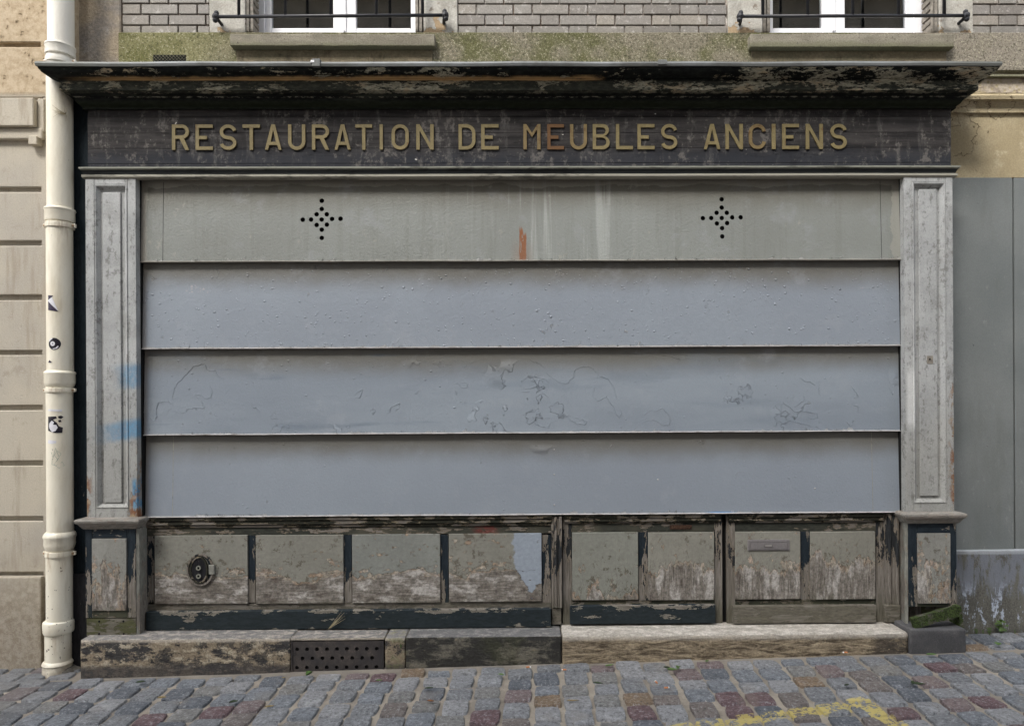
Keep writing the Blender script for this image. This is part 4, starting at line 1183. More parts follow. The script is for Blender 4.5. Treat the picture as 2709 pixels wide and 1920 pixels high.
# pilasters
def framed(parent, name, mat, ox0, ox1, oz0, oz1, px0, px1, pz0, pz1, y, moul):
    pass
for side in (0, 1):
    mt = M['pil0'] if side == 0 else M['pil1']
    pil = empty('pilaster', parent=shop); sc(pil)
    y = -.012
    if side == 0: a, c, t, bt = 227.5, 361, 469, 1371; m0, m1, mt_, mb = 251, 339, 488, 1344; i0, i1, it, ib = 272, 320, 508, 1330
    else: a, c, t, bt = 2393.5, 2522.5, 466, 1353; m0, m1, mt_, mb = 2415, 2503, 482, 1331; i0, i1, it, ib = 2432.5, 2481.5, 500, 1312
    pm = (a+c)/2
    x0, x1 = X(a, 900, y), X(c, 900, y); zt0, zb0 = Z(t, pm, y), Z(bt, pm, y)
    xm0, xm1 = X(m0, 900, y), X(m1, 900, y); zm0, zm1 = Z(mb, pm, y), Z(mt_, pm, y)
    xi0, xi1 = X(i0, 900, y+.01), X(i1, 900, y+.01); zi0, zi1 = Z(ib, pm, y+.01), Z(it, pm, y+.01)
    k = dict(bev=.0018)
    box('stile', x0, xm0-.0006, y, .11, zb0, zt0, mt, pil, nz=14, wob=.0012, **k)
    box('stile', xm1+.0006, x1, y, .11, zb0, zt0, mt, pil, nz=14, wob=.0012, **k)
    box('rail', xm0+.0006, xm1-.0006, y+.0005, .08, zm1+.0006, zt0, mt, pil, **k)
    box('rail', xm0+.0006, xm1-.0006, y+.0005, .08, zb0, zm0-.0006, mt, pil, **k)
    # sunk field with raised centre and a planted moulding round it
    box('field', xm0+.012, xm1-.012, y+.022, y+.03, zm0+.01, zm1-.01, mt, pil)
    box('raised_panel', xi0, xi1, y+.012, y+.0215, zi0, zi1, mt, pil, bev=.004)
    # moulding frame, mitred ring
    prof = [(0, y+.003), (.004, y-.003), (.010, y-.001), (.015, y+.008), (.026, y+.021), (.026, y+.0305), (0, y+.0305)]
    vs, fs = [], []
    for (cx_, cz_, sx, sz) in ((xm0, zm0, 1, 1), (xm1, zm0, -1, 1), (xm1, zm1, -1, -1), (xm0, zm1, 1, -1)):
        for (d, yy) in prof: vs.append((cx_+sx*d, yy, cz_+sz*d))
    m = len(prof)
    for i in range(4):
        for j in range(m):
            a1, b1 = i*m+j, i*m+(j+1) % m; a2, b2 = ((i+1) % 4)*m+j, ((i+1) % 4)*m+(j+1) % m
            fs.append((a1, b1, b2, a2))
    link('panel_moulding', mesh('panel_moulding', vs, fs), mt, pil)
    sx_ = 1 if side == 0 else -1
    xe_ = x1 if side == 0 else x0
    for (w_, q0, q1) in (('splay', zb0, zt0),):
        tb, bb_ = (372.5, 379.0) if side == 0 else (2384.5, 2381.5)
        vs = []
        for (zq, pq) in ((zb0, bb_), (zt0, tb)):
            xq = X(pq, 900, .05)
            vs += [(xe_+sx_*.0008, y+.003, zq), (xq, .048, zq), (xq, .11, zq), (xe_+sx_*.0008, .11, zq)]
        link('splay', mesh('splay', vs, [(0, 1, 5, 4), (1, 2, 6, 5), (2, 3, 7, 6), (3, 0, 4, 7), (0, 1, 2, 3), (7, 6, 5, 4)]), mt, pil)
    if side == 1:
        kp = pbox('keyhole_plate', 2452.5, 2469, 941, 962, y+.0095, y+.0118, M['louvre'], pil, bev=.001)
        kx, kz = XZ(2460, 950, y+.009)
        tube('keyhole', [(kx, y+.0080, kz), (kx, y+.0094, kz)], .0048, M['dark'], pil, n=10)

# pedestals under the pilasters
for side in (0, 1):
    ped = empty('pedestal', parent=shop); sc(ped)
    y = -.025
    if side == 0: a, c, t, bt = 226, 359, 1399, 1634; p0, p1, pt, pb = 245, 336, 1424, 1614; zfoot = Z(1683, 290, y)
    else: a, c, t, bt = 2403.5, 2531, 1383, 1604; p0, p1, pt, pb = 2427, 2513, 1410, 1595; zfoot = Z(1604, 2460, y)
    pm = (a+c)/2
    x0, x1 = X(a, 1500, y), X(c, 1500, y); z1, z0 = Z(t, pm, y), Z(bt, pm, y)
    xp0, xp1, zp0, zp1 = X(p0, 1500, y), X(p1, 1500, y), Z(pb, pm, y), Z(pt, pm, y)
    box('stile', x0, xp0-.001, y, .07, z0, z1, M['navyv'], ped, bev=.002, nz=6, wob=.001)
    box('stile', xp1+.001, x1, y, .07, z0, z1, M['navyv'], ped, bev=.002, nz=6, wob=.001)
    box('rail', xp0-.0005, xp1+.0005, y+.0006, .06, zp1+.001, z1, M['navy'], ped, bev=.002)
    box('rail', xp0-.0005, xp1+.0005, y+.0006, .06, z0, zp0-.001, M['rail'], ped, bev=.002)
    box('panel', xp0, xp1, y-.008, y+.02, zp0, zp1, M['pedpanel'] if 'pedpanel' in M else m_peel('peeling_pedestal_paint', .42, .06, 'v', (.27, .27, .245), .62, wisp=.6), ped, bev=.002)
    # splayed inner corner post
    s = 1 if side == 0 else -1
    xe = x1 if side == 0 else x0
    xi = X(383, 1500, .05) if side == 0 else X(2384, 1500, .05)
    zl = Z(1683, 370, .02) if side == 0 else Z(1645, 2390, .02)
    vs = [(xe+s*.001, y+.004, zl), (xe+s*.016, y+.010, zl), (xi, .045, zl), (xi, .09, zl), (xe+s*.001, .09, zl)]
    vs += [(v[0], v[1], z1) for v in vs]
    link('corner_post', mesh('corner_post', vs, [(0, 1, 6, 5), (1, 2, 7, 6), (2, 3, 8, 7), (3, 4, 9, 8), (4, 0, 5, 9), (0, 1, 2, 3, 4), (9, 8, 7, 6, 5)]), M['corner'], ped)
    # cap: rounded nosing over a cove
    if side == 0: cl, cr, ct, c1, c2 = 206, 372, 1371.5, 1386, 1399
    else: cl, cr, ct, c1, c2 = 2392, 2544, 1356, 1371, 1384
    f = lambda p, yy: Z(p, pm, yy)
    prof = [(.030, f(ct, -.05)-.002), (.038, f(ct+3, -.055)), (.041, f((ct+c1)/2, -.06)), (.037, f(c1-2, -.055)), (.028, f(c1, -.05)), (.022, f(c1+4, -.045)), (.014, f(c2-4, -.035)), (.006, f(c2, -.03)), (-.06, f(c2, -.03)), (-.06, f(ct, -.05)+.003), (.0, f(ct, -.05)+.002)]
    wrap('cap', x0-.0, x1+.0, .09, prof, M['cap'], ped, nseg=10, wob=.0015, y0=y, smooth=False)
    # short run of cap turning back along the splay
    if side == 0: box('cap_return', x1+.008, xi+.006, .012, .085, f(c2, -.03), f(ct, -.05)+.001, M['cap'], ped, bev=.008, seg=2)
    else: box('cap_return', xi-.006, x0-.008, .012, .085, f(c2, -.03), f(ct, -.05)+.001, M['cap'], ped, bev=.008, seg=2)
    if side == 0:
        box('foot_board', x0+.002, x1-.002, y+.004, .05, zfoot, z0-.003, M['greenboard'], ped, bev=.002, nx=4, wob=.001)
        for (u, v) in ((262, 1643), (326, 1643), (262, 1676), (327, 1676)):
            kx, kz = XZ(u, v, y+.003); tube('nail_hole', [(kx, y+.0022, kz), (kx, y+.0045, kz)], .006, M['dark'], ped, n=8)
    else:
        # rotten core showing where the foot board has dropped off
        zc0 = Z(1664, 2460, .03)
        for i, (u, v, mm) in enumerate(((2404, 2417, 'bareboard'), (2419, 2436, 'corner'), (2438, 2470, 'greenboard'), (2473, 2512, 'bareboard'), (2515, 2530, 'corner'))):
            box('core_lath', X(u, 1630, .03), X(v, 1630, .03), .02+.006*(i % 2), .06, zc0-.02, z0+.001, M[mm], ped, bev=.002)
        box('core_back', x0+.004, x1-.004, .065, .1, zc0-.02, z0, M['dark'], ped)

# shutter
shu = empty('shutter', parent=shop); sc(shu)
SX0, SX1 = X(374, 900, .03), X(2383, 900, .03)
def circ(cx, cz, r, n=14): return [(cx+r*math.cos(2*math.pi*i/n), cz+r*math.sin(2*math.pi*i/n)) for i in range(n)]
HP = [(0, -50), (0, -28), (-13.5, -14), (13.5, -14), (-50, .5), (-28, 0), (0, 0), (27.5, -1.5), (50, -2), (-13, 14.5), (14, 13.5), (.5, 27), (.8, 49)]
for k in range(4):
    yb = .026+.007*k; yt = yb+.015
    zt, zb = SEAM[k]+(.006 if k else -.0), SEAM[k+1]+.004
    x0 = SX0+(.001 if k == 0 else .002+k*.002); x1 = SX1-(.001 if k == 0 else .002)
    holes = []
    if k == 0:
        for (hx, hy) in ((851, 581), (1909.5, 577)):
            for (dx, dy) in HP:
                cx_, cz_ = XZ(hx+dx, hy+dy, .035)
                holes.append(circ(cx_, cz_, .0140))
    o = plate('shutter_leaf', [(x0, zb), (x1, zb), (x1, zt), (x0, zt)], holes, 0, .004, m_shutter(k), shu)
    me = o.data
    for v in me.vertices:                       # lean the leaf back towards its top
        t = (v.co.z-zb)/(zt-zb)
        v.co.y += yb+(yt-yb)*t
    # folded steel lip along the foot of the leaf
    vs, fs = [], []
    ns = 60; pr = [(yb-.007, .000), (yb-.009, .004), (yb-.004, .007), (yb+.010, .008), (yb+.010, -.001)]
    for i in range(ns+1):
        x = x0+(x1-x0)*i/ns
        w = mnoise.noise(Vector((x*2.3, k*4, 0)))*.0016
        for (yy, dz) in pr: vs.append((x, yy+w, SEAM[k+1]+dz*.8+w))
    m = len(pr)
    for i in range(ns):
        for j in range(m):
            a1, b1 = i*m+j, i*m+(j+1) % m; fs.append((a1, b1, b1+m, a1+m))
    fs.append(tuple(range(m))); fs.append(tuple(ns*m+j for j in range(m)))
    link('leaf_lip', mesh('leaf_lip', vs, fs), M['lip'], shu)
    # end straps riveted behind the seams seen on the top and bottom leaves
    if k in (0, 3):
        for px_ in ((430, 2332) if k == 0 else (456, 2309)):
            xs_ = X(px_, 580 if k == 0 else 1250, yb)
            me = boxmesh('seam_groove', xs_-.0011, xs_+.0011, -.0006, .002, zb+.004, zt-.01)
            for v in me.vertices:
                t = (v.co.z-zb)/(zt-zb); v.co.y += yb+(yt-yb)*t
            link('seam_groove', me, M['dark'] if k == 0 else M['lip_g'], shu)
box('void', SX0, SX1, .115, .125, SEAM[4]+.02, SEAM[0], M['dark'], shu)
for (a, c) in ((SX0-.014, SX0+.001), (SX1-.001, SX1+.014)):
    box('guide_channel', a, c, .030, .12, SEAM[4]-.0, SEAM[0]-.002, M['dark'], shu)
# lifted edges of old paint on the third leaf: thin crooked ridges
def C7(*p): return [(350+u/2.292, 900+v/2.292) for u, v in p]
def C8(*p): return [(1350+u/2.0836, 900+v/2.0836) for u, v in p]
RIDGES = [
 C7((245,350),(255,300),(270,265),(310,225),(345,185),(370,155),(420,142),(445,155),(455,180),(500,180),(515,215),(540,232),(555,230)),
 C7((65,435),(100,460),(140,488),(155,460),(148,420),(160,375),(200,368),(230,378),(250,398)),
 C7((250,430),(290,440),(330,435),(335,418),(375,408),(435,410),(440,400),(410,360),(375,330),(410,330),(450,355),(480,345),(485,300),(470,275)),
 C7((1345,345),(1375,350),(1395,300),(1370,310),(1350,330)), C7((1445,430),(1460,412),(1475,430),(1460,450),(1445,430)),
 C7((1540,440),(1560,440),(1570,405),(1600,390),(1620,380),(1618,410),(1590,430)), C7((1940,258),(1975,262),(2000,285),(2035,280),(2030,262),(1990,252)),
 C7((725,385),(735,410),(755,410),(775,432)), C7((1765,235),(1785,240),(1775,250)), C7((1705,305),(1720,325),(1735,305)), C7((1955,305),(1965,330),(1975,312)),
 C8((95,95),(130,120),(165,130),(195,155)), C8((195,175),(230,210),(280,235),(320,232),(350,200),(355,165),(385,148),(425,145),(460,160),(480,188)),
 C8((50,245),(75,265),(120,262),(155,250),(185,260),(205,275)), C8((60,285),(110,283)), C8((160,280),(215,320)), C8((60,240),(90,205),(130,200),(190,215),(215,235)),
 C8((465,260),(455,305),(475,335),(500,325),(530,308),(545,335),(570,365),(575,395),(600,428),(610,400),(600,385)), C8((475,205),(500,200),(540,212),(575,265),(585,330)),
 C8((230,445),(210,482),(170,475),(135,455),(120,420),(170,430),(225,430)), C8((305,415),(330,440),(370,460),(410,465),(420,448),(380,435),(335,420)),
 C8((725,455),(760,440),(795,440),(830,465),(870,468),(880,440),(870,410),(840,372),(800,390),(770,385),(735,410)),
 C8((1465,445),(1500,455),(1540,440),(1590,455),(1660,475)), C8((1460,415),(1490,400),(1500,345),(1530,365),(1560,390),(1600,385),(1640,395),(1690,400),(1690,430),(1640,430)),
 C8((1595,205),(1620,225),(1650,225),(1680,250)), C8((1700,230),(1695,270),(1705,300)), C8((1880,255),(1895,280),(1915,310),(1890,320)), C8((1845,445),(1870,470),(1895,435)),
 C8((1885,355),(1915,365),(1910,400)), C8((835,85),(880,80),(900,95),(940,108),(975,85)), C8((2085,260),(2105,300),(2112,280)), C8((1560,370),(1590,350),(1620,320),(1615,300)),
 C8((740,180),(760,198)), C8((1145,200),(1168,208)), C8((1275,368),(1285,382))]
rv, rf = [], []
rq = random.Random(3)
for ln in RIDGES:
    pts = []
    for (a, c) in zip(ln, ln[1:]):
        for t in (0, .33, .66):
            pts.append((a[0]+(c[0]-a[0])*t+rq.uniform(-2, 2)*(t > 0), a[1]+(c[1]-a[1])*t+rq.uniform(-2, 2)*(t > 0)))
    pts.append(ln[-1])
    b0 = len(rv)
    for i, (u, v) in enumerate(pts):
        x, z = XZ(u, v, .05); tt = (z-SEAM[3]-.004)/(SEAM[2]-SEAM[3]); yy = .040+.015*tt
        w_ = 0.35+.4*math.sin(math.pi*i/(len(pts)-1))
        rv += [(x, yy+.0006, z+.0045*w_), (x, yy-.0034*w_, z), (x, yy+.0008, z-.0012*w_)]
    for i in range(len(pts)-1):
        a1 = b0+i*3
        rf += [(a1, a1+1, a1+4, a1+3), (a1+1, a1+2, a1+5, a1+4)]
o = link('lifted_paint_edges', mesh('lifted_paint_edges', rv, rf), bpy.data.objects['shutter_leaf.002'].data.materials[0], shu); tag(o, kind='stuff')
# rivets on the bottom leaf
for u, v in ((1466, 1189), (1466, 1255), (1466, 1335), (1740, 1268), (2155, 1291)):
    kx, kz = XZ(u, v, .055); t = (kz-SEAM[4])/(SEAM[3]-SEAM[4]); yy = .047+.015*t
    tube('rivet', [(kx, yy-.002, kz), (kx, yy+.002, kz)], .0045, M['lip'], shu, n=8)

# stall riser (left) and the two door bottoms
def peel_panel(parent, px0, px1, py0, py1, y, mat, **k):
    return pbox('panel', px0, px1, py0, py1, y-.010, y+.01, mat, parent, bev=.0022, nx=3, nz=3, wob=.0008)
YR = .075
rs = empty('stall_riser', parent=shop); sc(rs)
zt_r = Z(1361, 1375, .06)
pl = lambda v: Z(v, 900, YR)
pbox('top_rail', 387, 1458, 1394, 1414, YR, .12, M['rail'], rs, bev=.0015, nx=10, wob=.001)
pbox('bottom_rail', 387, 1458, 1594, 1640, YR+.002, .12, M['wornrail'], rs, bev=.0015, nx=10, wob=.001)
def mould(px0, px1, pt, pb, parent):
    h = pb-pt
    for (a, c, yy) in ((pt, pt+h*.30, YR-.026), (pt+h*.34, pt+h*.72, YR-.018), (pt+h*.76, pb, YR-.008)):
        pbox('cap_moulding', px0, px1, a, c, yy, YR+.02, M['gild'], parent, bev=.0025, seg=2, nx=12, wob=.001)
mould(385, 1460, 1367, 1393, rs)
for (a, c) in ((387, 407.5), (656, 675.5), (909.5, 930.5), (1165.5, 1186.5), (1434, 1458)):
    pbox('stile', a, c, 1414.5, 1593.5, YR+.001, .12, M['navyv'], rs, bev=.0015, nz=4, wob=.001)
zP = Z(1545, 500, YR)
peel_panel(rs, 408.5, 655, 1416, 1597, YR, m_peel('peeling_grey_paint', Z(1520, 500, YR), .016, 'h', spots=.665))
peel_panel(rs, 676.5, 908.5, 1415, 1596, YR, m_peel('peeling_grey_paint', Z(1512, 800, YR), .016, 'h', spots=.655, dip=(X(795, 1500, YR), .20, 4.2)))
peel_panel(rs, 931.5, 1164.5, 1413, 1594, YR, m_peel('peeling_grey_paint', Z(1518, 1050, YR), .014, 'h', paint=(.225, .235, .215), spots=.64))
peel_panel(rs, 1187.5, 1433, 1411, 1591, YR, m_peel('peeling_grey_paint', Z(1508, 1290, YR), .014, 'h', spots=.625, patch=(X(1360, 1500, YR), X(1430, 1500, YR), Z(1568, 1400, YR))))
bb = pbox('base_board', 385.5, 1458, 1614, 1663, .040, .074, M['kick'], rs, bev=.003, nx=14, wob=.0012)
# oval fitting (old flush socket) on the first panel
ov = X(531, 1506, YR-.012), Z(1506, 531, YR-.012)
def oval(name, rx, rz, y0, y1, mat, dx=0, dz=0, parent=rs, n=36, hole=None):
    pts = [(ov[0]+dx+rx*math.cos(2*math.pi*i/n), ov[1]+dz+rz*math.sin(2*math.pi*i/n)) for i in range(n)]
    hs_ = [[(ov[0]+dx+hole[0]*math.cos(2*math.pi*i/n), ov[1]+dz+hole[1]*math.sin(2*math.pi*i/n)) for i in range(n)]] if hole else []
    return plate(name, pts, hs_, y0, y1, mat, parent)
ys = YR-.010
oval('fitting_rim', .080, .095, ys-.012, ys-.0005, M['jambpost'], hole=(.070, .085))
oval('fitting_plate', .0695, .0845, ys-.004, ys-.0005, M['navyv'], hole=(.052, .080))
oval('fitting_ring', .052, .080, ys-.016, ys-.0045, M['gild'], dx=-.006, hole=(.044, .071))
oval('fitting_cover', .0435, .0705, ys-.012, ys-.0045, M['sidelow'], dx=-.006)
for dz in (.012, -.036):
    cx_, cz_ = ov[0]-.007, ov[1]+dz
    plate('socket_ring', circ(cx_, cz_, .014, 16), [circ(cx_, cz_, .008, 16)], ys-.019, ys-.0125, M['lip_l'], rs)
    plate('socket_hole', circ(cx_, cz_, .0075, 12), [], ys-.0135, ys-.0125, M['dark'], rs)
pbox('fitting_hinge', 552, 566, 1494, 1519, ys-.018, ys-.0002, M['corner'], rs, bev=.002)

# centre post between riser and doors
cp = empty('door_post', parent=shop); sc(cp)
for (a, c, yy) in ((1459, 1466, .062), (1467, 1473, .050), (1474, 1479, .056), (1480, 1487, .046)):
    pbox('post_bead', a, c, 1366, 1608, yy, .12, M['jambpost'], cp, bev=.002, nz=8, wob=.0008)
pbox('post_foot', 1460, 1485, 1609, 1651, .068, .12, M['bareboard'], cp, bev=.002, nz=3, wob=.001)
# doors' lower parts
def door(px0, px1, panels, mull, base, pt, base_mat, lab, mats, tilt=0):
    d = empty('door', parent=shop); sc(d); d['label'] = lab
    (a0, b0), (a1, b1) = panels[0], panels[1]
    y0, y1 = pt
    pbox('stile', px0, a0-1, 1366-tilt, 1652-tilt, YR, .12, M['jambpost'], d, bev=.0015, nz=6, wob=.001)
    pbox('stile', b1+1, px1, 1362-tilt, 1650-tilt, YR, .12, M['jambpost'], d, bev=.0015, nz=6, wob=.001)
    pbox('top_rail', a0-.6, b1+.6, y0-24, y0-1, YR+.001, .12, M['rail'], d, bev=.0015, nx=6, wob=.001)
    h = 24
    for (u, v, yy) in ((y0-46, y0-38, YR-.022), (y0-37, y0-29, YR-.016), (y0-28.5, y0-24.5, YR-.006)):
        pbox('cap_moulding', px0+4, px1-4, u, v, yy, YR-.0005, M['gild'], d, bev=.0022, seg=2, nx=8, wob=.001)
    pbox('bottom_rail', a0-.6, b1+.6, y1+1, base[3], YR+.001, .12, M['rail'], d, bev=.0015, nx=6, wob=.001)
    pbox('mullion', b0+1, a1-1, y0-.5, y1+.5, YR+.001, .12, M['navyv'], d, bev=.0015, nz=4, wob=.001)
    for (a, c), mt, dy in zip(panels, mats, (0, 1)):
        pbox('panel', a, c, y0, y1, YR-.011, YR+.01, mt, d, bev=.0022, nx=3, nz=3, wob=.0008)
    pbox('base_board', base[0], base[1], base[2], base[3], .040, YR-.002, base_mat, d, bev=.0025, nx=6, wob=.0015)
    return d
pk = dict(axis='v')
d1 = door(1489, 1911, ((1514, 1688.5), (1715.5, 1890)), None, (1508, 1893.5, 1601, 1649.5), (1408, 1587), M['kick'],
     'left door bottom with a blue black kick board', (m_peel('peeling_door_paint', Z(1560, 1600, YR), .03, 'v', (.225, .23, .20), .675), m_peel('peeling_door_paint', Z(1508, 1800, YR), .02, 'v', (.25, .245, .21), .635, wisp=.7)))
d2 = door(1923, 2342, ((1946, 2118), (2145, 2316.5)), None, (1941, 2319, 1602, 1648), (1406, 1585), M['bareboard'],
     'right door bottom with the letter slot and a bare weathered kick board', (m_peel('peeling_door_paint', Z(1500, 2030, YR), .018, 'v', (.25, .245, .21), .65, wisp=.8), m_peel('peeling_door_paint', Z(1487, 2230, YR), .02, 'v', (.24, .235, .20), .64, wisp=.9)), tilt=3)
sc(pbox('door_gap', 1912, 1922, 1362, 1652, .098, .12, M['dark'], shop))
# little rusty plate on the first door's top rail
rp_ = pbox('rust_plate', 1772, 1830, 1388.5, 1399.5, YR-.004, YR+.001, m_simple('rusty_plate', (.055, .028, .018), .9, .5, 90, bump=.004), d1, bev=.001)
for i in range(9):
    pbox('embossed_mark', 1777+i*5.6, 1780.5+i*5.6, 1391+(i % 3), 1397-(i % 2)*2, YR-.0055, YR-.0035, m_simple('rusty_relief', (.085, .05, .03), .9, .3) if i == 0 else bpy.data.materials['rusty_relief'], d1)
# letter slot
pbox('letter_plate', 1978, 2089, 1427, 1456, YR-.0165, YR-.0105, M['letterbox'], d2, bev=.0012)
zf0, zf1, xf0, xf1 = Z(1452, 2033, YR-.017), Z(1433, 2033, YR-.017), X(1985, 1440, YR-.017), X(2082, 1440, YR-.017)
plate('slot_rim', [(xf0-.003, zf0-.003), (xf1+.003, zf0-.003), (xf1+.003, zf1+.003), (xf0-.003, zf1+.003)], [[(xf0, zf0), (xf1, zf0), (xf1, zf1), (xf0, zf1)]], YR-.0195, YR-.0164, M['letterbox'], d2)
pbox('slot_flap', 1986, 2081, 1434, 1451, YR-.0185, YR-.0164, M['letterbox'], d2, bev=.001)
kx0, kx1, kz0, kz1 = X(2022, 1442, YR-.02), X(2044, 1442, YR-.02), Z(1446, 2033, YR-.02), Z(1438, 2033, YR-.02)
plate('pull_rim', [(kx0, kz0), (kx1, kz0), (kx1, kz1), (kx0, kz1)], [[(kx0+.003, kz0+.003), (kx1-.003, kz0+.003), (kx1-.003, kz1-.003), (kx0+.003, kz1-.003)]], YR-.0225, YR-.0186, M['letterbox'], d2)
pbox('pull', 2024, 2042, 1441, 1444.5, YR-.0215, YR-.0186, M['steel'], d2, bev=.0008)
# jamb right of the doors
jp = empty('door_post', parent=shop); sc(jp)
for (a, c, yy) in ((2344, 2351, .066), (2352, 2358, .052), (2359, 2372, .058), (2373, 2379, .048)):
    pbox('post_bead', a, c, 1358, 1600, yy, .12, M['jambpost'], jp, bev=.002, nz=8, wob=.0008)
pbox('post_foot', 2343, 2383, 1601, 1646, .042, .12, M['bareboard'], jp, bev=.003, nz=3, wob=.001)
sc(box('riser_backing', X(384, 1500, .13), X(2384, 1500, .13), .121, .16, .12, SEAM[4]+.02, M['dark'], shop))

# ================================================================== stone step under the front
st = empty('stone_step', 'worn stone step under the shopfront made of four differing blocks', 'step', loc=(0, -.05, .1))
def kc(o): o.matrix_parent_inverse = Matrix.Translation((0, .05, -.1)); return o
def stone(pa, pb_, ytop, yf, zbk, mat, bev=.01, wob=.006, nx=24, lab=None, yb=.13):
    pm = (pa+pb_)/2
    x0, x1 = X(pa, 1720, yf), X(pb_, 1720, yf)
    z1 = Z(ytop, pm, yf)
    bm = bmesh.new(); bm.from_mesh(boxmesh('s', x0, x1, yf, yb, -.35, z1, bev=bev, seg=3, nx=nx))
    for zz_ in (z1-.03, z1-.06, z1-.10, z1-.15):
        bmesh.ops.bisect_plane(bm, geom=bm.verts[:]+bm.edges[:]+bm.faces[:], plane_co=(0, 0, zz_), plane_no=(0, 0, 1))
    for v in bm.verts:
        n_ = mnoise.noise_vector(v.co*9.0)*.6+mnoise.noise_vector(v.co*23.0)*.4
        if v.co.x in (x0, x1): n_.x = 0
        v.co += Vector((n_.x*.2, n_.y, n_.z*.5))*wob
    me = bpy.data.meshes.new('step_stone'); bm.to_mesh(me); bm.free()
    for p in me.polygons: p.use_smooth = True
    try: me.set_sharp_from_angle(angle=math.radians(50))
    except Exception: pass
    o = kc(link('step_stone', me, mat, st))
    if lab: o['label'] = lab
    return o
VX0, VX1 = 769, 1017
stone(212, 768, 1689, -.10, 0, M['kerb'][0], lab='blotched black and cream step block')
stone(1018.5, 1072, 1686, -.10, 0, M['kerb'][0], nx=4, lab='narrow mossy step block')
stone(769, 1018, 1684, -.07, 0, M['kerb'][0], nx=10)     # recessed behind the vent plate
kc(box('vent_lintel', X(768.5, 1690, -.10), X(1018, 1690, -.10), -.098, -.055, Z(1694, 893, -.10), Z(1685.5, 893, -.10), M['kerb'][0], st, bev=.004, nx=6, wob=.002))
stone(1073.5, 1485.5, 1683, -.098, 0, M['kerb'][1], bev=.007, wob=.004, lab='dark smooth step block')
stone(1488, 2406, 1676, -.112, 0, M['kerb'][2], bev=.022, wob=.007, nx=40, lab='long pale worn door step')
def m_block():
    b = B('charcoal_painted_block'); n = b.noise(6, 5, .6); f = b.noise(150, 4)
    c = b.mix(b.ss(n, .4, .65), (.062, .062, .066), (.095, .094, .096))
    c = b.mix(b.ss(b.noise(14, 6, .8), .58, .68)*.5, c, (.17, .165, .16))
    return b.out(b.mul(c, b.ss(f, .3, .7, .85, 1.15)), .75, f+n, .003)
stone(2408.5, 2557, 1664, -.125, 0, m_block(), bev=.012, wob=.003, nx=6, lab='charcoal end block of the step', yb=.14)
# perforated cast iron vent
yv = -.094
vx0, vx1 = X(771, 1730, yv), X(1015, 1730, yv); vz1 = Z(1695, 893, yv); vz0 = vz1-.19
def ring_plate(name, x0, x1, rows, y0, y1, r, mat, parent, n=16):
    """plate made of strips; each strip is (z bottom, z top, hole centres x, hole centre z)"""
    vs, fs = [], []
    def quad(a, b_, c, d): 
        k = len(vs); vs.extend([(a, y0, c), (b_, y0, c), (b_, y0, d), (a, y0, d)]); fs.append((k, k+1, k+2, k+3))
    for (za, zb2, cxs, cz_) in rows:
        if not cxs: quad(x0, x1, za, zb2); continue
        bd = [x0]+[(cxs[i]+cxs[i+1])/2 for i in range(len(cxs)-1)]+[x1]
        for i, cx_ in enumerate(cxs):
            a, b_ = bd[i], bd[i+1]; k = len(vs)
            for q in range(n):
                t = 2*math.pi*(q+.5)/n; dx, dz = math.cos(t), math.sin(t)
                sx = ((b_-cx_) if dx > 0 else (a-cx_))/dx; sz = ((zb2-cz_) if dz > 0 else (za-cz_))/dz
                m_ = min(sx, sz)
                vs.append((cx_+dx*m_, y0, cz_+dz*m_)); vs.append((cx_+dx*r, y0, cz_+dz*r)); vs.append((cx_+dx*r, y1, cz_+dz*r))
            for q in range(n):
                p0, p1 = k+q*3, k+((q+1) % n)*3
                fs.append((p0, p1, p1+1, p0+1)); fs.append((p0+1, p1+1, p1+2, p0+2))
                # corner fill where the outline turns
                va, vb = vs[p0], vs[p1]
                if abs(va[0]-vb[0]) > 1e-7 and abs(va[2]-vb[2]) > 1e-7:
                    cxn = a if min(abs(va[0]-a), abs(vb[0]-a)) < 1e-6 else b_
                    czn = za if min(abs(va[2]-za), abs(vb[2]-za)) < 1e-6 else zb2
                    vs.append((cxn, y0, czn)); fs.append((p0, len(vs)-1, p1))
    return link(name, mesh(name, vs, fs), mat, parent)
rws = []
zr = [Z(p, 893, yv) for p in (1716, 1740, 1764.5)]
cxr = [[X(x_+i*26.35, 1730, yv) for i in range(n_)] for x_, n_ in ((786, 9), (800, 8), (785, 9))]
zb_1, zb_2 = (zr[0]+zr[1])/2, (zr[1]+zr[2])/2
rws = [(zb_1, vz1, cxr[0], zr[0]), (zb_2, zb_1, cxr[1], zr[1]), (zr[2]-.03, zb_2, cxr[2], zr[2]), (vz0, zr[2]-.03, [], 0)]
kc(ring_plate('vent_plate', vx0, vx1, rws, yv, yv+.007, .0115, M['vent'], st))
kc(box('vent_void', vx0, vx1, yv+.0075, yv+.009, vz0, vz1, M['dark'], st))
for (u, v) in ((778, 1727), (1008, 1709)):
    kx, kz = XZ(u, v, yv); kc(plate('screw_ring', circ(kx, kz, .010, 14), [circ(kx, kz, .006, 14)], yv-.003, yv-.0003, M['vent'], st))
kc(box('plate_edge', vx0-.001, vx0+.006, yv-.004, yv+.004, vz0, vz1, M['vent'], st)); kc(box('plate_edge', vx1-.006, vx1+.001, yv-.004, yv+.004, vz0, vz1, M['vent'], st))

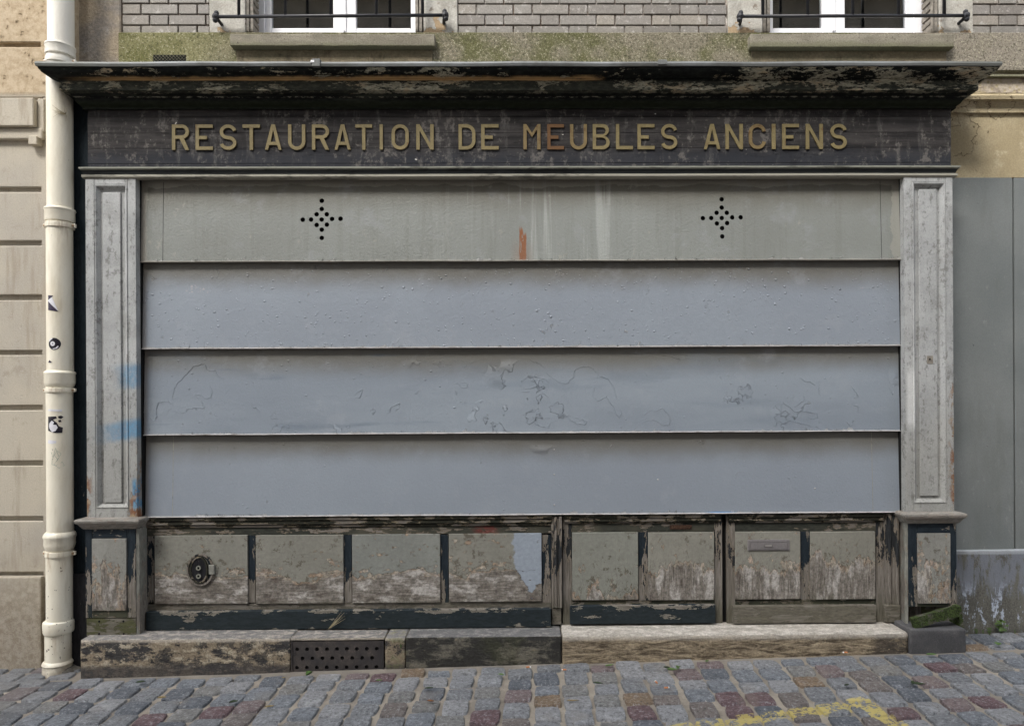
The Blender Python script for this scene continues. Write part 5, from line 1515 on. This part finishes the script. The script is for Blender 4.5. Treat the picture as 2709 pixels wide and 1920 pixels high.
# fallen mossy board
def mk_board():
    yf = -.105
    cs = [XZ(2413, 1637, yf), XZ(2536, 1604, yf), XZ(2545, 1632, yf), XZ(2421, 1663, yf)]
    vs = []; nsx = 8
    for yy in (yf, yf+.026):
        for r in range(2):
            for i in range(nsx+1):
                t = i/nsx
                a, b_ = (cs[0], cs[1]) if r else (cs[3], cs[2])
                n_ = mnoise.noise(Vector((t*5, r*3, yy*20)))*.004
                vs.append((a[0]+(b_[0]-a[0])*t, yy+n_+.02*t, a[1]+(b_[1]-a[1])*t+n_))
    fs = []; m = nsx+1
    for i in range(nsx):
        fs += [(i, i+1, m+i+1, m+i), (2*m+i, 3*m+i, 3*m+i+1, 2*m+i+1), (i, 2*m+i, 2*m+i+1, i+1), (m+i, m+i+1, 3*m+i+1, 3*m+i)]
    fs += [(0, m, 3*m, 2*m), (nsx, 2*m+nsx, 3*m+nsx, m+nsx)]
    o = link('fallen_board', mesh('fallen_board', vs, fs), M['mossboard'])
    tag(o, 'rotten mossy board fallen tilted onto the end block under the right pedestal', 'board')
    yy = -.075
    cs = [XZ(2533, 1606, yy), XZ(2543, 1603, yy), XZ(2551, 1661, yy), XZ(2541, 1661, yy)]
    vs = [(p[0], yy, p[1]) for p in cs]+[(p[0], .03, p[1]) for p in cs]
    o2 = link('board_return', mesh('board_return', vs, [(0, 1, 2, 3), (7, 6, 5, 4), (0, 4, 5, 1), (1, 5, 6, 2), (2, 6, 7, 3), (3, 7, 4, 0)]), M['mossboard'], o)
mk_board()

# ================================================================== small things
def ground_at(px, py):
    x, y = gpt(px, py); return x, y, GZ(x, y)+.012
def leaf(px, py, ln, wd, ang, mat, label, name='leaf', lift=.006, curl=.25, grp='leaves dropped on the cobbles'):
    x, y, z = ground_at(px, py)
    vs, fs = [], []
    n = 6
    for i in range(n+1):
        t = i/n; w = wd*math.sin(math.pi*min(1, t*1.02+.0))**.7*(1-.25*t) if 0 < i < n else .0005
        for s in (-1, 0, 1):
            vs.append(((t-.5)*ln, s*w/2, lift+abs(s)*w*curl+.15*ln*(t-.5)**2*2+.001*(s != 0)))
    for i in range(n):
        for s in range(2):
            a = i*3+s; fs.append((a, a+1, a+4, a+3))
    k = len(vs)
    vs2 = vs+[(v[0], v[1], v[2]-.0008) for v in vs]; fs2 = fs+[tuple(k+i for i in reversed(f)) for f in fs]
    o = link(name, mesh(name, vs2, fs2, True), mat)
    o.location = (x, y, z); o.rotation_euler = (0, 0, math.radians(ang))
    return tag(o, label, 'leaf', grp)
LG, LD, LT = m_leaf('fresh_green_leaf', (.10, .18, .05)), m_leaf('dark_green_leaf', (.035, .055, .025)), m_leaf('tan_dry_leaf', (.28, .21, .09))
LB = m_leaf('brown_dry_leaf', (.17, .075, .03))
leaf(818, 1792, .05, .03, 60, LG, 'bright green folded leaf below the vent plate, standing up', curl=.7)
leaf(1003, 1808, .035, .015, 5, LG, 'small pale green leaf a little right of the vent plate')
leaf(1135, 1829, .045, .018, 10, LD, 'dark green leaf on a brown cobble below the dark step block')
leaf(1326, 1793, .038, .02, -20, LG, 'single pale green leaf below the joint of the dark step block')
leaf(1612, 1769, .055, .022, 25, LG, 'single green leaf close under the left door step')
leaf(1764, 1775, .04, .018, 150, LD, 'dark leaf at the left of the cluster of three below the pale step', curl=.5)
leaf(1778, 1781, .055, .026, -5, LG, 'green leaf lying lowest in the cluster of three below the pale step', curl=.4)
leaf(1794, 1776, .045, .028, 70, LG, 'green leaf standing at the right of the cluster of three below the pale step', curl=.6)
leaf(1871, 1757, .03, .018, 40, LG, 'small green leaf right against the pale door step')
leaf(2464, 1740, .06, .024, 0, LG, 'flat green leaf below the charcoal end block')
leaf(2415, 1816, .055, .024, 60, LD, 'dark leaf left of a pair near the purple red cobble at the right')
leaf(2432, 1819, .06, .028, -10, LD, 'dark leaf right of a pair near the purple red cobble at the right')
leaf(372, 1813, .05, .028, 20, LD, 'dark leaf on the purple cobbles right of the drainpipe foot')
leaf(428, 1854, .045, .02, 10, LT, 'tan dry leaf near the lower left corner')
leaf(618, 1866, .045, .028, 30, LD, 'dark leaf left of centre near the bottom edge')
leaf(713, 1878, .045, .018, 15, LT, 'tan leaf scrap beside a dark leaf near the bottom edge')
leaf(750, 1801, .02, .012, 15, LT, 'tiny tan leaf scrap left of the bright folded leaf')
leaf(1139, 1864, .04, .022, -10, LB, 'brown curled leaf near the bottom below the dark step block')
leaf(1515, 1861, .06, .014, 0, LT, 'narrow olive leaf between two purple cobbles near the bottom', lift=.003)
leaf(1582, 1816, .05, .022, -15, LD, 'dark olive leaf stuck in a joint below the left door')
leaf(2240, 1821, .035, .015, 25, LD, 'small dark leaf left of the purple red cobble')
leaf(2640, 1712, .05, .04, 60, LG, 'round green leaf by the weeds at the right wall')
def butt(px, py, ang, label, o_=.7):
    x, y, z = ground_at(px, py); z += .004
    t = empty('cigarette_butt', label, 'cigarette butt', 'cigarette butts on the cobbles', loc=(x, y, z)); t.rotation_euler = (0, 0, math.radians(ang))
    tube('filter', [(-.013, 0, 0), (.007, 0, 0)], .0042, BO, t); tube('paper', [(.0071, 0, 0), (.013, .0005, 0)], .0040, M['pvc'], t)
BO = m_simple('orange_filter_paper', (.55, .22, .09), .8, .2, 200)
butt(1398, 1771, 12, 'cigarette butt under the dark step block, leftmost of the butts')
butt(1492, 1778, 178, 'cigarette butt just below the joint left of the pale step')
butt(1736, 1811, 100, 'stubby cigarette butt in a joint above another one, below the left door')
butt(1764, 1826, 8, 'long cigarette butt on the cobble joint, nearest the bottom of the picture')
butt(2236, 1732, 175, 'cigarette butt right under the pale door step, rightmost of the butts')

# weeds in the joint at the right wall
WG = m_leaf('weed_green', (.07, .12, .03))
def weed(x, y, z, s, n, label, seed):
    rr = random.Random(seed); vs, fs = [], []
    for i in range(n):
        a = rr.uniform(0, 6.28); h = rr.uniform(.2, 1)*s; r = rr.uniform(.1, .7)*s*.6; bx, by, bz = x+math.cos(a)*r, y+math.sin(a)*r*.5, z+h
        k = len(vs); w = rr.uniform(.12, .25)*s
        d = Vector((rr.uniform(-1, 1), rr.uniform(-1, 1), rr.uniform(-.3, .5))).normalized(); e = d.cross(Vector((rr.uniform(-.3, .3), -1, .6))).normalized()
        c = Vector((bx, by, bz)); vs += [c-d*w, c+e*w*.6, c+d*w, c-e*w*.6]; fs += [(k, k+1, k+2, k+3)]
        k = len(vs); g = Vector((x+rr.uniform(-.1, .1)*s, y, z-.01)); vs += [g, g+Vector((.0012, 0, 0)), c+Vector((.0008, 0, 0)), c]; fs += [(k, k+1, k+2, k+3)]
    o = link('weed', mesh('weed', vs, fs), WG); tag(o, label, 'weed', 'weeds growing at the wall foot')
yw = YW-.075
for i, (px_, s, n, lab) in enumerate(((2583, .03, 16, 'low green weed beside the charcoal end block'), (2600, .022, 10, 'lowest small weed between two others at the right wall'), (2617, .035, 18, 'bushy low weed halfway along the right wall foot'), (2650, .075, 26, 'tallest green weed growing at the right wall'), (2685, .018, 10, 'tiny weed at the right edge of the picture'))):
    x = X(px_, 1700, yw); weed(x, yw, GZ(x, yw)+.0, s, n, lab, i)
xw = X(1060, 1700, -.14); weed(xw, -.14, .11, .02, 14, 'small clump of moss and weed on the step right of the iron vent', 9)

# straw caught on the base board
stw = empty('straw_sprig', 'dry straw sprig leaning on the blue black base board', 'straw', loc=(X(885, 1640, .03), .03, Z(1665, 885, .03)))
SM = m_simple('dry_straw', (.38, .32, .2), .9, .2)
for i in range(7):
    a = XZ(868, 1664, .03); c = XZ(905+random.uniform(-8, 14), 1624+random.uniform(-6, 14), .03)
    o = tube('stalk', [(a[0], .028, a[1]), ((a[0]+c[0])/2, .026, (a[1]+c[1])/2+random.uniform(-.004, .004)), (c[0], .03, c[1])], [.0012, .001, .0004], SM, stw, n=4)
    o.matrix_parent_inverse = stw.matrix_basis.inverted()

# stickers on the drainpipe (thin bent sheets following the pipe)
def m_flat(name, c): return m_simple(name, c, .45, .05, 40, spec=.4, bump=.0003)
SB, SW_, SP = m_flat('black_sticker_print', (.012, .010, .018)), m_flat('white_sticker_print', (.68, .68, .72)), m_flat('violet_black_sticker_print', (.028, .018, .045))
def onpipe(px, py, off):
    xc = pcx(py); x = X(px, py, -.06); x = max(xc-R0*.985, min(xc+R0*.985, x))
    d = math.sqrt(max(0, (R0+off)**2-(x-xc)**2))
    return Vector((x, PYC-d, Z(py, px, -.06)))
def patch(name, poly, off, mat, parent=None, rows=1):
    """polygon in photo points wrapped on the pipe, ear-clipped after subdividing along x"""
    bm = bmesh.new()
    vs = [bm.verts.new((p[0], 0, p[1])) for p in poly]; bm.faces.new(vs)
    xs_ = [p[0] for p in poly]
    x = math.floor(min(xs_))+2
    while x < max(xs_):
        bmesh.ops.bisect_plane(bm, geom=bm.verts[:]+bm.edges[:]+bm.faces[:], plane_co=(x, 0, 0), plane_no=(1, 0, 0)); x += 3
    bmesh.ops.triangulate(bm, faces=bm.faces[:])
    for v in bm.verts: v.co = onpipe(v.co.x, v.co.z, off)
    r = bmesh.ops.solidify(bm, geom=bm.faces[:], thickness=-.0004) if False else None
    me = bpy.data.meshes.new(name); bm.to_mesh(me); bm.free()
    return link(name, me, mat, parent)
s1 = empty('sticker', 'torn dark sticker with its white back folded over, highest on the drainpipe', 'sticker')
patch('print', [(127, 781), (142, 782), (131, 794), (150, 820), (153, 824), (127, 820)], .0015, SP, s1)
patch('folded_back', [(126, 795), (139, 786), (153, 822)], .0025, SW_, s1)
s2 = empty('sticker', 'round black vinyl record sticker on the drainpipe', 'sticker')
ce = lambda cx, cy, rx, ry, n=20: [(cx+rx*math.cos(2*math.pi*i/n), cy+ry*math.sin(2*math.pi*i/n)) for i in range(n)]
patch('disc', ce(143.5, 909.5, 14.5, 16), .0012, SB, s2)
patch('record_label', ce(140, 909, 6, 6.5, 14), .0018, SW_, s2); patch('record_hole', ce(140, 909, 1.3, 1.4, 8), .0023, SB, s2)
patch('shine', [(130, 902), (133, 897), (139, 894.5), (140, 896.5), (135, 899.5), (132, 904)], .0018, SW_, s2)
patch('shine', [(140, 922), (147, 920), (152, 914), (154, 916), (150, 922), (142, 924)], .0018, SW_, s2)
s3 = tag(patch('sticker', [(127, 959), (131, 952), (138, 958), (137, 959.5)], .0014, SP), 'tiny torn remnant of a dark sticker below the record sticker', 'sticker')
s4 = empty('sticker', 'shredded black and white sticker, lowest on the drainpipe', 'sticker')
patch('print', [(127, 1102), (148, 1101), (150, 1106), (141, 1110), (150, 1118), (154, 1127), (161, 1131), (160, 1145), (146, 1145), (127, 1139)], .0012, SB, s4)
patch('torn_paper', [(131, 1120), (138, 1112), (144, 1117), (141, 1123), (149, 1124), (152, 1131), (147, 1140), (139, 1143), (133, 1136), (130, 1128)], .0019, SW_, s4)
patch('shred', [(152, 1101), (158, 1099), (162, 1103), (158, 1108), (153, 1106)], .0012, SB, s4); patch('shred', [(152, 1112), (157, 1110), (159, 1116), (154, 1117)], .0012, SB, s4)
for (lab, poly) in (('pale paper strip stuck on the drainpipe above the shredded sticker', [(127, 1082), (160, 1083), (159, 1089), (148, 1088), (127, 1087)]), ('pale paper strip stuck on the drainpipe under the shredded sticker', [(126, 1172), (128, 1163), (149, 1166), (148, 1172), (138, 1174)])):
    tag(patch('paper_remnant', poly, .0012, SW_), lab, 'paper scrap')
GM = m_flat('green_marker_ink', (.10, .22, .18))
gp = [onpipe(a, c, .0006) for a, c in ((136, 1196), (141, 1210), (147, 1185), (153, 1206), (139, 1214), (138, 1228), (148, 1232), (160, 1222), (163, 1232), (154, 1238), (143, 1228), (150, 1218), (158, 1200), (150, 1192), (144, 1204), (152, 1216))]
g = tube('scribble', gp, .0008, GM, None, n=4); tag(g, 'thin green marker scribble low on the drainpipe', 'scribble')
# dried grass tuft hooked on the pipe below the cornice
tf = empty('dry_grass_tuft', 'dry brown grass tuft hooked on the drainpipe below the cornice', 'grass tuft')
for i in range(14):
    a = onpipe(166, 297, .004); e = onpipe(random.uniform(136, 187), random.uniform(278, 318), .006); m_ = (a+e)/2+Vector((0, -.006, random.uniform(-.01, .01)))
    tube('blade', [a, m_, e], [.0012, .001, .0004], SM, tf, n=3)

# ================================================================== across the street (seen in the window panes)
opp = empty('opposite_building', 'pale stone building across the street with tall windows and iron balconies', 'building', loc=(0, -8.5, 0))
def oc(o): o.matrix_parent_inverse = Matrix.Translation((0, 8.5, 0)); return o
OM = m_simple('pale_limestone', (.36, .33, .28), .9, .15, 3)
ops = []
for fl_ in range(4):
    for i in range(-4, 5):
        x = i*2.1; z = .9+fl_*2.9; ops.append((x-.5, x+.5, z, z+1.9))
oc(plate('wall', [(-11, -1.2), (11, -1.2), (11, 12.2), (-11, 12.2)], [[(a, c), (a, d), (b_, d), (b_, c)] for a, b_, c, d in ops], -8.5, -8.9, OM, opp))
oc(box('roof_cornice', -11.2, 11.2, -8.9, -8.2, 12.2, 12.5, OM, opp))
pm_ = m_simple('dark_window_pane', (.02, .022, .025), .08, .05, spec=.8)
for (a, b_, c, d) in ops:
    oc(box('window', a, b_, -8.80, -8.76, c, d, pm_, opp))
    w_ = oc(box('window_frame', (a+b_)/2-.04, (a+b_)/2+.04, -8.755, -8.7, c, d, M['pvc'], opp))
for fl_ in range(1, 4):
    z = .9+fl_*2.9
    oc(box('balcony_slab', -9.5, 9.5, -8.5, -8.0, z-.25, z-.1, OM, opp))
    oc(box('balcony_rail', -9.5, 9.5, -8.03, -7.99, z+.75, z+.8, M['iron'], opp))
    vs, fs = [], []
    for i in range(150):
        x = -9.4+i*.126; k = len(vs); vs += [(x, -8.01, z-.1), (x+.025, -8.01, z-.1), (x+.025, -8.01, z+.75), (x, -8.01, z+.75), (x, -8.03, z-.1), (x+.025, -8.03, z-.1), (x+.025, -8.03, z+.75), (x, -8.03, z+.75)]
        fs += [tuple(k+j for j in f) for f in ((0, 1, 2, 3), (7, 6, 5, 4), (0, 4, 5, 1), (2, 6, 7, 3), (1, 5, 6, 2), (0, 3, 7, 4))]
    oc(link('balcony_bars', mesh('balcony_bars', vs, fs), M['iron'], opp))
print('cobbles visible', nvis, 'bricks', nb, 'objects', len(bpy.data.objects))
